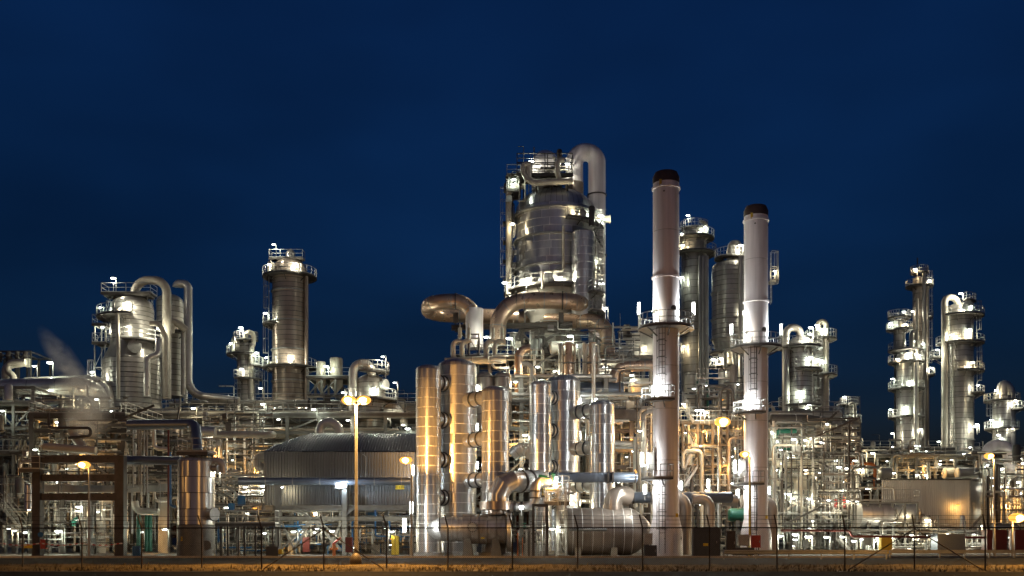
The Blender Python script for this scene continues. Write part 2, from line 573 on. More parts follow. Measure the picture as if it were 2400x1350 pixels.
class Col:
    """an upright vessel: core shell, cladding courses or panels, dome, rings; parts hang on self.o"""
    def __init__(s, name, label, cx, yt, yb, w_, Y, m='clad_dull', course=22, panels=0, dome=0.42, cat='column', rings=(), seam='dark', group=None, gores=0, ground=False, world=None, dome_m=None):
        s.Y = Y
        s.r = w_ / 2 * Y / F
        if world:
            s.x, s.Y, s.r, zt, zb = world
            Y = s.Y
        else:
            s.x = (cx - 1200) * Y / F
            zt = GZ(yt, Y)
            zb = 0.0 if ground else max(0.0, GZ(yb, Y))
        s.o = thing(name, label, cat, (s.x, Y, 0), group)
        dh = s.r * dome * 2 if dome else 0
        s.zc = zt - dh
        s.zb, s.zt, s.m = zb, zt, m
        r = s.r
        MB().lathe((s.x, Y, 0), [(0.02, zb), (r - 0.035, zb), (r - 0.035, s.zc), (0.02, s.zc + 0.01)], 32).build('shell', seam, s.o)
        s.courses(zb, s.zc, r, course * Y / F, panels, m)
        if dome:
            s.dome(s.zc, r, dh, gores, dome_m or m)
        for y in rings:
            s.ring(y)
    def courses(s, z0, z1, r, ch, panels, m):
        n = max(1, round((z1 - z0) / ch))
        h = (z1 - z0) / n
        for i in range(n):
            z = z0 + i * h
            if panels:
                da = 360.0 / panels
                me = band_mesh(r, h, m, 0.5, da - 0.5, max(3, 32 // panels))
                ph = random.uniform(0, 360) if i % 2 else da * 0.5
                for k in range(panels):
                    put('cladding_panel', me, s.o, (random.gauss(0, 0.004), random.gauss(0, 0.004), z),
                        (R(random.gauss(0, 0.16)), R(random.gauss(0, 0.16)), R(ph + k * da)))
            else:
                me = band_mesh(r, h, m, gap=0.07, lip=0.03)
                put('cladding_band', me, s.o, (random.gauss(0, 0.004), random.gauss(0, 0.004), z),
                    (R(random.gauss(0, 0.12)), R(random.gauss(0, 0.12)), R(random.uniform(0, 360))))
    def dome(s, z, r, dh, gores, m):
        prof = [(r * math.cos(t * math.pi / 2 / 7), dh * math.sin(t * math.pi / 2 / 7)) for t in range(7)] + [(0.02, dh)]
        if gores:
            MB().lathe((s.x, s.Y, z), [(max(0.01, a - 0.03), b - 0.02) for a, b in prof], 24).build('dome_core', 'dark', s.o)
            da = 360 / gores
            b = MB()
            b.lathe((0, 0, 0), [(r - 0.05, -0.04), (r + 0.02, -0.04)] + prof, 2, a0=0.012 * 360 / gores, a1=da * 0.95)
            me = b.mesh('dome_panel', m)
            for k in range(gores):
                put('dome_panel', me, s.o, (0, 0, z), (R(random.gauss(0, .25)), R(random.gauss(0, .25)), R(k * da)))
        else:
            MB().lathe((s.x, s.Y, z), prof, 32).build('dome', m, s.o)
    def ring(s, y, ext=0.18, h=0.16, m='galv'):
        z = GZ(y, s.Y)
        MB().lathe((s.x, s.Y, z), [(s.r - .04, -h / 2), (s.r + ext, -h / 2), (s.r + ext, h / 2), (s.r - .04, h / 2)], 36).build('stiffening_ring', m, s.o)
    def platform(s, y, a0=-180, a1=180, ext=1.1, rail=True, r=None, m='dark', mr='galv', brackets=True, h=1.1, t=0.06):
        z = GZ(y, s.Y)
        r0 = (r or s.r)
        n = max(3, int(abs(a1 - a0) / 14))
        b = MB()
        o = len(b.v)
        for k in range(n + 1):
            d = dirv(a0 + (a1 - a0) * k / n)
            for rr, dz in ((r0 + 0.02, 0), (r0 + ext, 0), (r0 + ext, -0.16), (r0 + 0.02, -0.16)):
                b.v.append((s.x + d.x * rr, s.Y + d.y * rr, z + dz))
        for k in range(n):
            for j in range(4):
                b.f.append((k * 4 + j, k * 4 + (j + 1) % 4, (k + 1) * 4 + (j + 1) % 4, (k + 1) * 4 + j))
        if a1 - a0 < 359:
            b.f.append((0, 1, 2, 3))
            b.f.append((n * 4 + 3, n * 4 + 2, n * 4 + 1, n * 4))
        p = b.build('platform', m, s.o, smooth=False)
        c = Vector((s.x, s.Y, z))
        if brackets:
            nb = max(2, int(abs(a1 - a0) / 60) + 1)
            for k in range(nb):
                d = dirv(a0 + (a1 - a0) * (k + 0.5) / nb)
                member('bracket', p, c + d * r0 - Vector((0, 0, ext * 0.6)), c + d * (r0 + ext * 0.9) - Vector((0, 0, 0.15)), 0.09, m)
        if rail:
            pts = [c + dirv(a0 + (a1 - a0) * k / n) * (r0 + ext - 0.05) for k in range(n + 1)]
            if a1 - a0 < 359:
                pts = [c + dirv(a0) * (r0 + 0.1)] + pts + [c + dirv(a1) * (r0 + 0.1)]
            railing(MB(), pts, h, t).build('railing', mr, p, smooth=False)
        return p
    def ladder(s, a, y0, y1, off=0.25, cage=True, m='galv', r=None):
        d = dirv(a)
        c = Vector((s.x, s.Y, 0)) + d * ((r or s.r) + off)
        b = ladder_mesh(MB(), c + Vector((0, 0, max(0, GZ(y1, s.Y)))), c + Vector((0, 0, GZ(y0, s.Y))), d, cage=cage)
        return b.build('ladder', m, s.o, smooth=False)
    def nozzle(s, a, y, r, ln=0.7, m=None):
        d = dirv(a)
        c = Vector((s.x, s.Y, GZ(y, s.Y)))
        p, q = c + d * (s.r - 0.1), c + d * (s.r + ln)
        b = MB().tube(p, q, r, 16).tube(q - d * 0.12, q + d * 0.03, r * 1.3, 16)
        return b.build('nozzle', m or 'galv', s.o)
    def lamp(s, px, py, dy=-0.8, **k):
        k['watt'] = k.get('watt', 500) * 1.35
        return lamp(s.o, px, py, s.Y - s.r + dy, **k)
    def pipe(s, pts, r, m='pipe', bend=None, n=12, name='pipe'):
        return pipe(None, pts, r, m, bend, s.o, name, n)

def pipe(label, pts, r, m='pipe', bend=None, parent=None, name='pipe', n=14, bands=(), group=None, seg=6, cat='pipe', flange=True, joints=0):
    """pts: (px, py, Y) in photograph pixels at a distance; r in metres"""
    P = [p if isinstance(p, Vector) else W(*p) for p in pts]
    path = fillet(P, bend if bend is not None else r * 2.2, seg)
    b = MB().sweep(path, r, n)
    if parent:
        o = b.build(name, m, parent)
    else:
        o = thing(name, label, cat, P[0], group)
        b.build('run', m, o)
    if joints:
        L = 0
        acc = 0
        for i in range(len(path) - 1):
            d = (path[i + 1] - path[i])
            l = d.length
            while acc + joints < L + l:
                acc += joints
                c = path[i] + d * ((acc - L) / l)
                dn = d.normalized()
                MB().tube(c - dn * 0.05, c + dn * 0.05, r + 0.025, n).build('joint_band', 'galv', o)
            L += l
    for (px, py, Y, dx, dy, dz) in bands:
        c = W(px, py, Y)
        d = Vector((dx, dy, dz)).normalized()
        MB().tube(c - d * 0.07, c + d * 0.07, r * 1.12, n).build('band', 'rustframe', o)
    return o

def frame(name, label, x0, x1, Y0, dep, levels, nx=3, ny=1, m='frame', wd=0.35, decks=(), rails=(), braces=0.3, ground=True, kind='ibeam', cat='steel structure', backrails=False, beams_x=True, post_top=None, seed=0, rail_m='galv', rail_t=.06):
    """open steel frame; x0, x1 and levels in photograph pixels at its front face"""
    rnd = random.Random(seed + int(x0))
    X0, X1 = (x0 - 1200) * Y0 / F, (x1 - 1200) * Y0 / F
    zs = sorted(GZ(y, Y0) for y in levels)
    o = thing(name, label, cat, ((X0 + X1) / 2, Y0, 0))
    xs = [X0 + (X1 - X0) * i / nx for i in range(nx + 1)]
    ys = [Y0 + dep * j / ny for j in range(ny + 1)]
    ztop = GZ(post_top, Y0) if post_top else zs[-1]
    zg = 0 if ground else zs[0]
    for x in xs:
        for y in ys:
            member('post', o, (x, y, zg), (x, y, ztop), wd, m, kind)
    for z in zs:
        for j, y in enumerate(ys):
            if beams_x:
                member('beam', o, (X0, y, z - wd / 2), (X1, y, z - wd / 2), wd * 0.7, m, kind, wd)
        for x in xs:
            member('crossbeam', o, (x, Y0 + wd, z - wd * .62), (x, Y0 + dep - wd, z - wd * .62), wd * 0.6, m, kind, wd * 0.8)
    zz = [0.0] + zs if ground else zs
    for i in range(len(zz) - 1):
        for k in range(nx):
            if rnd.random() < braces:
                a, b_ = (xs[k], xs[k + 1]) if rnd.random() < .5 else (xs[k + 1], xs[k])
                yy = Y0 + rnd.choice((0.0, 0.0, dep))
                member('brace', o, (a, yy + 0.05, zz[i]), (b_, yy + 0.05, zz[i + 1] - wd), wd * 0.5, m)
    for y in decks:
        z = GZ(y, Y0)
        MB().box(((X0 + X1) / 2, Y0 + dep / 2, z + 0.06), (X1 - X0 + 0.5, dep + 0.5, 0.08)).box(((X0 + X1) / 2, Y0 - 0.26, z - 0.02), (X1 - X0 + 0.5, 0.06, 0.30)).build('deck', 'dark', o, smooth=False)
    for y in rails:
        z = GZ(y, Y0) + 0.1
        a = Vector((X0 - .2, Y0 - .2, z)); b2 = Vector((X1 + .2, Y0 - .2, z)); c = Vector((X1 + .2, Y0 + dep + .2, z)); d = Vector((X0 - .2, Y0 + dep + .2, z))
        railing(MB(), [d, a, b2, c] if backrails else [a + Vector((0, 1.5, 0)), a, b2, b2 + Vector((0, 1.5, 0))], 1.1, rail_t).build('railing', rail_m, o, smooth=False)
    return o

def small_valve(parent, p, m='dark', s=0.22):
    p = Vector(p)
    b = MB().tube(p - Vector((s, 0, 0)), p + Vector((s, 0, 0)), s * 0.6, 8).tube(p, p + Vector((0, 0, s * 2.2)), s * 0.18, 6)
    b.lathe(p + Vector((0, 0, s * 2.2)), [(s * 0.8, -0.03), (s, -0.03), (s, 0.03), (s * 0.8, 0.03)], 12)
    return b.build('valve', m, parent)

def straight_pipe(p, q, r, m, label, group, parent=None):
    if parent:
        return member('pipe', parent, p, q, 2 * r, m, 'cyl')
    o = member('pipe', None, p, q, 2 * r, m, 'cyl')
    return tag(o, label, 'pipe', group)

PIPE_MATS = ['pipe', 'pipe', 'galv', 'cream', 'cream', 'clad_dull', 'frame', 'rustframe', 'clad_warm']
MWORD = {'pipe': 'steel', 'galv': 'galvanised', 'cream': 'cream', 'clad_dull': 'dull steel', 'frame': 'grey', 'rustframe': 'brown', 'clad_warm': 'bronze toned', 'pipe_warm': 'copper', 'dark': 'black', 'blue': 'blue', 'concrete': 'pale', 'orange': 'orange', 'copper': 'copper', 'green': 'green', 'red': 'red'}

class Tangle:
    """small piping too thin to pick apart: one part of kind stuff under the structure that carries it"""
    def __init__(s):
        s.b, s.mi, s.ms = MB(), [], []
    def put(s, m):
        if m not in s.ms:
            s.ms.append(m)
        k = s.ms.index(m)
        s.mi += [k] * (len(s.b.f) - len(s.mi))
    def finish(s, parent):
        if not s.b.f:
            return
        me = s.b.mesh('small_piping', None, root_loc(parent))
        for m in s.ms:
            me.materials.append(M[m])
        me.polygons.foreach_set('material_index', s.mi)
        o = bpy.data.objects.new('small_piping', me)
        COL.objects.link(o)
        o.parent = parent
        o['kind'] = 'stuff'
        return o

def emit_pipe(path, r, m, label, group, where, tg, big):
    if r < big and tg is not None:
        tg.b.sweep(path, r, 7)
        tg.put(m)
        return
    lab = ('%s %s %s' % ('thick' if r > .2 else 'slim' if r > .12 else 'thin', MWORD.get(m, 'grey'), label)) + where
    if len(lab.replace(',', ' ').split()) > 16:
        lab = lab[:len(lab) - len(where)]
    if len(path) == 2:
        o = member('pipe', None, path[0], path[1], 2 * r, m, 'cyl')
        tag(o, lab, 'pipe', group)
    else:
        tag(MB().sweep(path, r, 10).build('pipe', m), lab, 'pipe', group)

def where_of(t):
    return (', at its left end', ', left of its middle', ', right of its middle', ', at its right end')[min(3, int(t * 4))]

def pipe_run(x0, x1, py, Y0, Y1, n, label, group, rmin=0.06, rmax=0.22, seed=1, drop=0.4, zlow=1.0, mats=None, tg=None, big=0.16):
    """pipes lying side by side on one tier of a rack; some turn down at an end"""
    rnd = random.Random(seed)
    z = GZ(py, Y0)
    for i in range(n):
        Y = Y0 + (Y1 - Y0) * (i + 0.5) / n
        r = rnd.uniform(rmin, rmax)
        m = rnd.choice(mats or PIPE_MATS)
        sp = (x1 - x0) * Y0 / F
        a = (x0 - 1200) * Y0 / F + rnd.uniform(0, 0.25) * sp
        b = (x1 - 1200) * Y0 / F - rnd.uniform(0, 0.25) * sp
        if rnd.random() < drop:
            xm = a + (b - a) * rnd.uniform(0.15, 0.85)
            zz = max(zlow, z - rnd.uniform(2, 7))
            e = a if rnd.random() < .5 else b
            path = fillet([Vector((e, Y, z + r)), Vector((xm, Y, z + r)), Vector((xm, Y - 0.3, zz))], r * 3)
            emit_pipe(path, r, m, 'bent ' + label, group, where_of((xm - a) / (b - a)), tg, big)
        else:
            emit_pipe([Vector((a, Y, z + r)), Vector((b, Y, z + r))], r, m, label, group, ', %s from the front' % ('first', 'second', 'third', 'fourth', 'fifth', 'sixth', 'seventh', 'eighth')[i], tg, big)

def risers(x0, x1, y0, y1, Y0, Y1, n, label, group, rmin=0.04, rmax=0.14, seed=3, mats=None, tg=None, big=0.13):
    """upright pipes, some with an elbow at the head or the foot"""
    rnd = random.Random(seed)
    for i in range(n):
        Y = rnd.uniform(Y0, Y1)
        t = (i + rnd.uniform(0.1, 0.9)) / n
        px = x0 + (x1 - x0) * t
        r = rnd.uniform(rmin, rmax)
        za = GZ(y0 + rnd.uniform(0, .5) * (y1 - y0), Y)
        zb = max(0.0, GZ(y1 - rnd.uniform(0, .3) * (y1 - y0), Y))
        x = (px - 1200) * Y / F
        m = rnd.choice(mats or PIPE_MATS)
        k = rnd.random()
        if k < .45:
            path = [Vector((x, Y, zb)), Vector((x, Y, za))]
        else:
            L = rnd.uniform(.8, 3.5) * rnd.choice((-1, 1))
            pts = [Vector((x, Y, zb)), Vector((x, Y, za)), Vector((x + L, Y, za))]
            if k > .75:
                pts.append(Vector((x + L, Y, za - rnd.uniform(1, 3))))
            path = fillet(pts, r * 3)
        emit_pipe(path, r, m, label, group, where_of(t), tg, big)

def clutter(tg, x0, x1, y0, y1, Y0, Y1, n, seed, mats=None, rmax=.16):
    """thin pipes, conduits, valves, cable trays and rail bits packed into a volume"""
    rnd = random.Random(seed)
    mats = mats or ['galv', 'frame', 'pipe', 'cream', 'dark', 'rustframe', 'clad_warm', 'frame', 'galv']
    for i in range(n):
        Y = rnd.uniform(Y0, Y1)
        p = W(rnd.uniform(x0, x1), rnd.uniform(y0, y1), Y)
        p.z = max(.3, p.z)
        lo, hi = (x0 - 1200) * Y / F, (x1 - 1200) * Y / F
        cl = lambda v: Vector((min(hi, max(lo, v.x)), v.y, v.z))
        r = rnd.uniform(.03, rmax) * rnd.choice((.6, 1, 1))
        m = rnd.choice(mats)
        k = rnd.random()
        if k < .36:
            q = cl(p + Vector((rnd.uniform(2, 8), 0, 0)))
            tg.b.sweep([q - Vector((max(.4, (q - p).length), 0, 0)), q], r, 7)
        elif k < .58:
            tg.b.sweep([p, Vector((p.x, p.y, max(0, p.z - rnd.uniform(1.5, 6))))], r, 7)
        elif k < .76:
            s1, s2 = rnd.choice((-1, 1)), rnd.choice((-1, 1))
            pts = [p, p + Vector((s1 * rnd.uniform(1, 3), 0, 0)), p + Vector((s1 * 3, 0, s2 * rnd.uniform(.8, 3)))]
            pts = [cl(v) for v in pts]
            if (pts[1] - pts[0]).length < .3:
                continue
            pts[2].x = pts[1].x
            if rnd.random() < .5:
                e = cl(pts[2] + Vector((s1 * rnd.uniform(.6, 2), 0, 0)))
                if (e - pts[2]).length > .3:
                    pts.append(e)
            tg.b.sweep(fillet(pts, r * 3, 4), r, 7)
        elif k < .83:
            tg.b.box(p, (rnd.uniform(.3, .9), .4, rnd.uniform(.3, .9)))
        elif k < .90:
            q = cl(p + Vector((rnd.uniform(2, 4), 0, 0)))
            railing(tg.b, [q - Vector((max(.8, (q - p).length), 0, 0)), q], 1.05, .05, 1.2)
        elif k < .95:
            h = rnd.uniform(.8, 2.2)
            q = rnd.uniform(.2, .5)
            tg.b.lathe(p, [(.02, 0), (q, .05), (q, h), (q * .7, h + q * .4), (.02, h + q * .5)], 12)
        else:
            q = cl(p + Vector((rnd.uniform(2, 5), 0, rnd.choice((-1, 0, 1)) * 2)))
            if (q - p).length < .3:
                continue
            tg.b.bar(p, q, .14, .2)
        tg.put(m)

def drum(name, label, x0, x1, yc, rad, Y, m='pipe', axis='X', caps=0.35, course=1.4, cat='vessel', saddles=2, panels=True, zfoot=None, group=None, endm=None):
    """lying vessel; x0, x1, yc in pixels, rad in metres"""
    a, b_ = W(x0, yc, Y), W(x1, yc, Y)
    o = thing(name, label, cat, ((a.x + b_.x) / 2, Y, 0), group)
    L = b_.x - a.x
    MB().lathe(a, [(0.02, 0), (rad - 0.03, 0), (rad - 0.03, L), (0.02, L)], 28, 'X').build('shell', 'galv', o)
    n = max(1, round(L / course))
    h = L / n
    for i in range(n):
        MB().lathe(a + Vector((i * h, 0, 0)), [(rad - .05, 0), (rad + .01, 0), (rad, h - .03), (rad - .05, h - .03)], 28, 'X').build('cladding_band', m, o)
    if caps:
        c = rad * caps
        prof = [(rad * math.cos(t * math.pi / 12), c * math.sin(t * math.pi / 12)) for t in range(6)] + [(0.02, c)]
        for (p, sg) in ((a, -1), (b_, 1)):
            MB().lathe(p, [(r_, z_ * sg) for r_, z_ in prof], 28, 'X').build('end_cap', endm or m, o)
    for k in range(saddles):
        x = a.x + L * ((k + 0.5) / saddles if saddles > 1 else 0.5)
        zb = 0 if zfoot is None else zfoot
        MB().box((x, Y, (a.z - rad * 0.7 + zb) / 2), (0.35, rad * 1.3, a.z - rad * 0.7 - zb)).build('saddle', 'frame', o, smooth=False)
    return o

def text_sign(name, label, txt, px, py, Y, wpx, hpx, m='signy', tm='text', parent=None):
    c = W(px, py, Y)
    w_, h = wpx * Y / F, hpx * Y / F
    if parent is None:
        o = thing(name, label, 'sign', c)
    else:
        o = parent
    pl = MB().box(c, (w_, 0.03, h)).build('plate', m, o, smooth=False)
    cu = bpy.data.curves.new('lettering', 'FONT')
    cu.body = txt
    cu.size = h * 0.78
    cu.align_x = 'CENTER'
    cu.align_y = 'CENTER'
    cu.extrude = 0.004
    cu.materials.append(M[tm])
    tt = bpy.data.objects.new('lettering_outline', cu)
    COL.objects.link(tt)
    me = bpy.data.meshes.new_from_object(tt.evaluated_get(bpy.context.evaluated_depsgraph_get()))
    bpy.data.objects.remove(tt)
    t = bpy.data.objects.new('lettering', me)
    COL.objects.link(t)
    t.parent = pl
    t.rotation_euler = (R(90), 0, 0)
    t.location = c + Vector((0, -0.022, 0)) - Vector(root_loc(o))
    return o

def corrugated(b, p0, ux, uz, wd, ht, pitch=0.3, depth=0.07, nrm=Vector((0, -1, 0))):
    """trapezoid sheet: p0 lower left, ux along, uz up"""
    n = max(1, round(wd / pitch))
    xs = []
    for i in range(n):
        x = i * wd / n
        q = wd / n
        xs += [(x, 0), (x + q * .35, 0), (x + q * .5, 1), (x + q * .85, 1)]
    xs.append((wd, 0))
    o = len(b.v)
    for x, d in xs:
        for k in (0, 1):
            b.v.append(tuple(Vector(p0) + ux * x + uz * (k * ht) + nrm * (d * depth)))
    for i in range(len(xs) - 1):
        b.f.append((o + 2 * i, o + 2 * i + 2, o + 2 * i + 3, o + 2 * i + 1))
    return b

def sparkle(root, x0, x1, y0, y1, Y0, Y1, n, seed, watt=70):
    """small bulkhead lamps scattered through a structure, each on its own short post"""
    rnd = random.Random(seed)
    for i in range(n):
        so = rnd.random() < .2
        lamp(root, rnd.uniform(x0, x1), rnd.uniform(y0, y1), rnd.uniform(Y0, Y1), round(watt * (.7 if so else rnd.choice((.5, 1, 1.6))), -1), rnd.choice((.2, .26, .34)), 1.0, rnd.choice((-1, 1)), kind='sodium' if so else 'white')
# ------------------------------------------------------------------ ground, road, verge
def sheet(name, pts, z, m):
    o = MB().add([(x, y, z) for x, y in pts], [tuple(range(len(pts)))]).build(name, m, None, smooth=False, kind='structure')
    return o
M['yard'] = mat('plant_yard_concrete', (0.16, 0.155, 0.145), 0, 0.85, 0.4, 0.6, spec=.15)
M['asphalt'] = mat('asphalt', (0.009, 0.0088, 0.0085), 0, 0.9, 0.35, 4.0, spec=.08)
M['verge'] = mat('dry_grass_verge', (0.155, 0.12, 0.06), 0, 0.9, 0.6, 1.6, (0.35, 1, 1), 0.7, 14, spec=.05)
M['kerb'] = mat('kerb_concrete', (0.42, 0.38, 0.31), 0, 0.75, 0.35, 2.0)
M['fore'] = mat('near_black_bank', (0.0022, 0.003, 0.006), 0, 0.9, 0.4, 2.0, spec=.02)  # near-black base colour, slightly blue
sheet('ground', [(-1500, -60), (1500, -60), (1500, 3000), (-1500, 3000)], 0.0, 'yard')
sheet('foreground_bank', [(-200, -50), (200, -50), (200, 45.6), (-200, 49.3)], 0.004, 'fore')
# verge: uneven strip with real relief
def verge():
    rnd = random.Random(5)
    b = MB()
    nx, ny = 260, 9
    for j in range(ny + 1):
        for i in range(nx + 1):
            x = -66 + 132 * i / nx
            y = 48.0 - 0.028 * x - 0.6 + (58.5 - 47.5) * j / ny
            z = 0.008 + (0 if j in (0, ny) else rnd.uniform(0.0, 0.09) + 0.03 * math.sin(x * .7))
            b.v.append((x, y + (rnd.uniform(-.25, .25) if 0 < j < ny else rnd.uniform(-.15, .15)), z))
    for j in range(ny):
        for i in range(nx):
            a = j * (nx + 1) + i
            b.f.append((a, a + 1, a + nx + 2, a + nx + 1))
    return b.build('verge', 'verge', None, kind='structure')
verge()
def grass():
    rnd = random.Random(11)
    b = MB()
    for i in range(9000):
        x = rnd.uniform(-40, 40)
        y = 47.6 - 0.028 * x + 10 * rnd.random() ** 1.6
        h = rnd.uniform(0.06, 0.2) * (1.8 if rnd.random() < .04 else 1)
        a = rnd.uniform(0, 6.28)
        dx, dy = 0.03 * math.cos(a), 0.03 * math.sin(a)
        b.add([(x - dx, y - dy, 0), (x + dx, y + dy, 0), (x + rnd.uniform(-.1, .1), y + rnd.uniform(-.1, .1), h)], [(0, 1, 2)])
    o = b.build('grass', 'verge', None, smooth=False, kind='stuff')
    o['label'] = 'short dry grass on the verge along the fence'
    o['category'] = 'grass'
grass()
sheet('road', [(-300, 58.6), (300, 58.6), (300, 78.6), (-300, 78.6)], 0.008, 'asphalt')
k = thing('kerb', 'pale concrete kerb along the far side of the road', 'kerb', (0, 79, 0))
k['kind'] = 'structure'
rn = random.Random(3)
km = MB().box((0, 0, 0.07), (0.97, 0.32, 0.16)).mesh('kerb_stone', 'kerb', smooth=False)
for i in range(104):
    put('kerb_stone', km, k, (-52 + i, 0, rn.uniform(-.01, .008)), (0, 0, R(rn.gauss(0, .4))))
# ------------------------------------------------------------------ the two reactor trains and the two white stacks
UO = Vector((9.65, 8.8, 0))           # the second unit stands this far behind and beside the first
def connector(parent, p, q, r, rings=2):
    p, q = Vector(p), Vector(q)
    d = (q - p).normalized()
    o = MB().tube(p, q, r, 20).build('connecting_duct', 'clad', parent)
    for k in range(rings):
        c = p.lerp(q, (k + 1) / (rings + 1))
        MB().tube(c - d * .05, c + d * .05, r * 1.16, 20).build('bellows_ring', 'cabinet', o)
    return o

def train(n, off, words):
    v = []
    spec = [('narrow', 1004, 855, 58, 86.0, 4), ('wide', 1071, 842, 91, 89.3, 5), ('short', 1161, 905, 64, 85.2, 4)]
    labs = words
    for i, (kk, cx, yt, w_, Y, pn) in enumerate(spec):
        x = (cx - 1200) * Y / F + off.x
        c = Col('reactor_vessel', labs[i], 0, 0, 0, 0, Y, m='clad' if n == 'A' else 'clad_shiny', course=23, panels=pn, dome=0.20, cat='vessel', seam='clad_seam', gores=20,
                world=(x, Y + off.y, w_ / 2 * Y / F, GZ(yt, Y), 0.35), group='upright reactor vessels in two trios')
        MB().lathe((c.x, c.Y, 0), [(c.r + .2, 0), (c.r + .2, .3), (c.r - .1, .36)], 28).build('plinth', 'concrete', c.o)
        v.append(c)
    a, b, c3 = v
    for y in (893, 980, 1075, 1165):
        z = GZ(y, 86)
        dd_ = (Vector((b.x, b.Y, 0)) - Vector((a.x, a.Y, 0))).normalized(); p = Vector((a.x, a.Y, z)) + dd_ * a.r * .85; q = Vector((b.x, b.Y, z)) - dd_ * b.r * .85
        connector(a.o, p, q, 0.62, 2)
    for y in (935, 1030, 1125):
        z = GZ(y, 87)
        dd_ = (Vector((c3.x, c3.Y, 0)) - Vector((b.x, b.Y, 0))).normalized()
        connector(b.o, Vector((b.x, b.Y, z)) + dd_ * b.r * .85, Vector((c3.x, c3.Y, z)) - dd_ * c3.r * .85, 0.60, 2)
    return v
TA = train('A', Vector((0, 0, 0)), [
    'tall narrow steel vessel beside the corrugated hall, glowing orange from the street lamp',
    'widest domed steel vessel behind the narrow one next to the corrugated hall',
    'shorter domed steel vessel just behind the big mitred duct, orange streaks on it'])
TB = train('B', UO, [
    'narrow silver vessel with a reddish lower side, left of the grey trio',
    'widest silver vessel in the middle of the grey trio',
    'shortest silver vessel of the grey trio, nearest the tall white stack'])
# lamps between the vessels
for (t, px, ys) in ((TA[1], 1118, (910, 1000, 1090)), (TB[1], 1358, (938, 1022))):
    for y in ys:
        tube_lamp(t.o, px, y - 7, y + 10, t.Y + 1.6 if px > 1300 else 90.5, 300, 0.13)
lamp(TA[0].o, 1189, 1108, 92, 250, 0.3, 1.0)

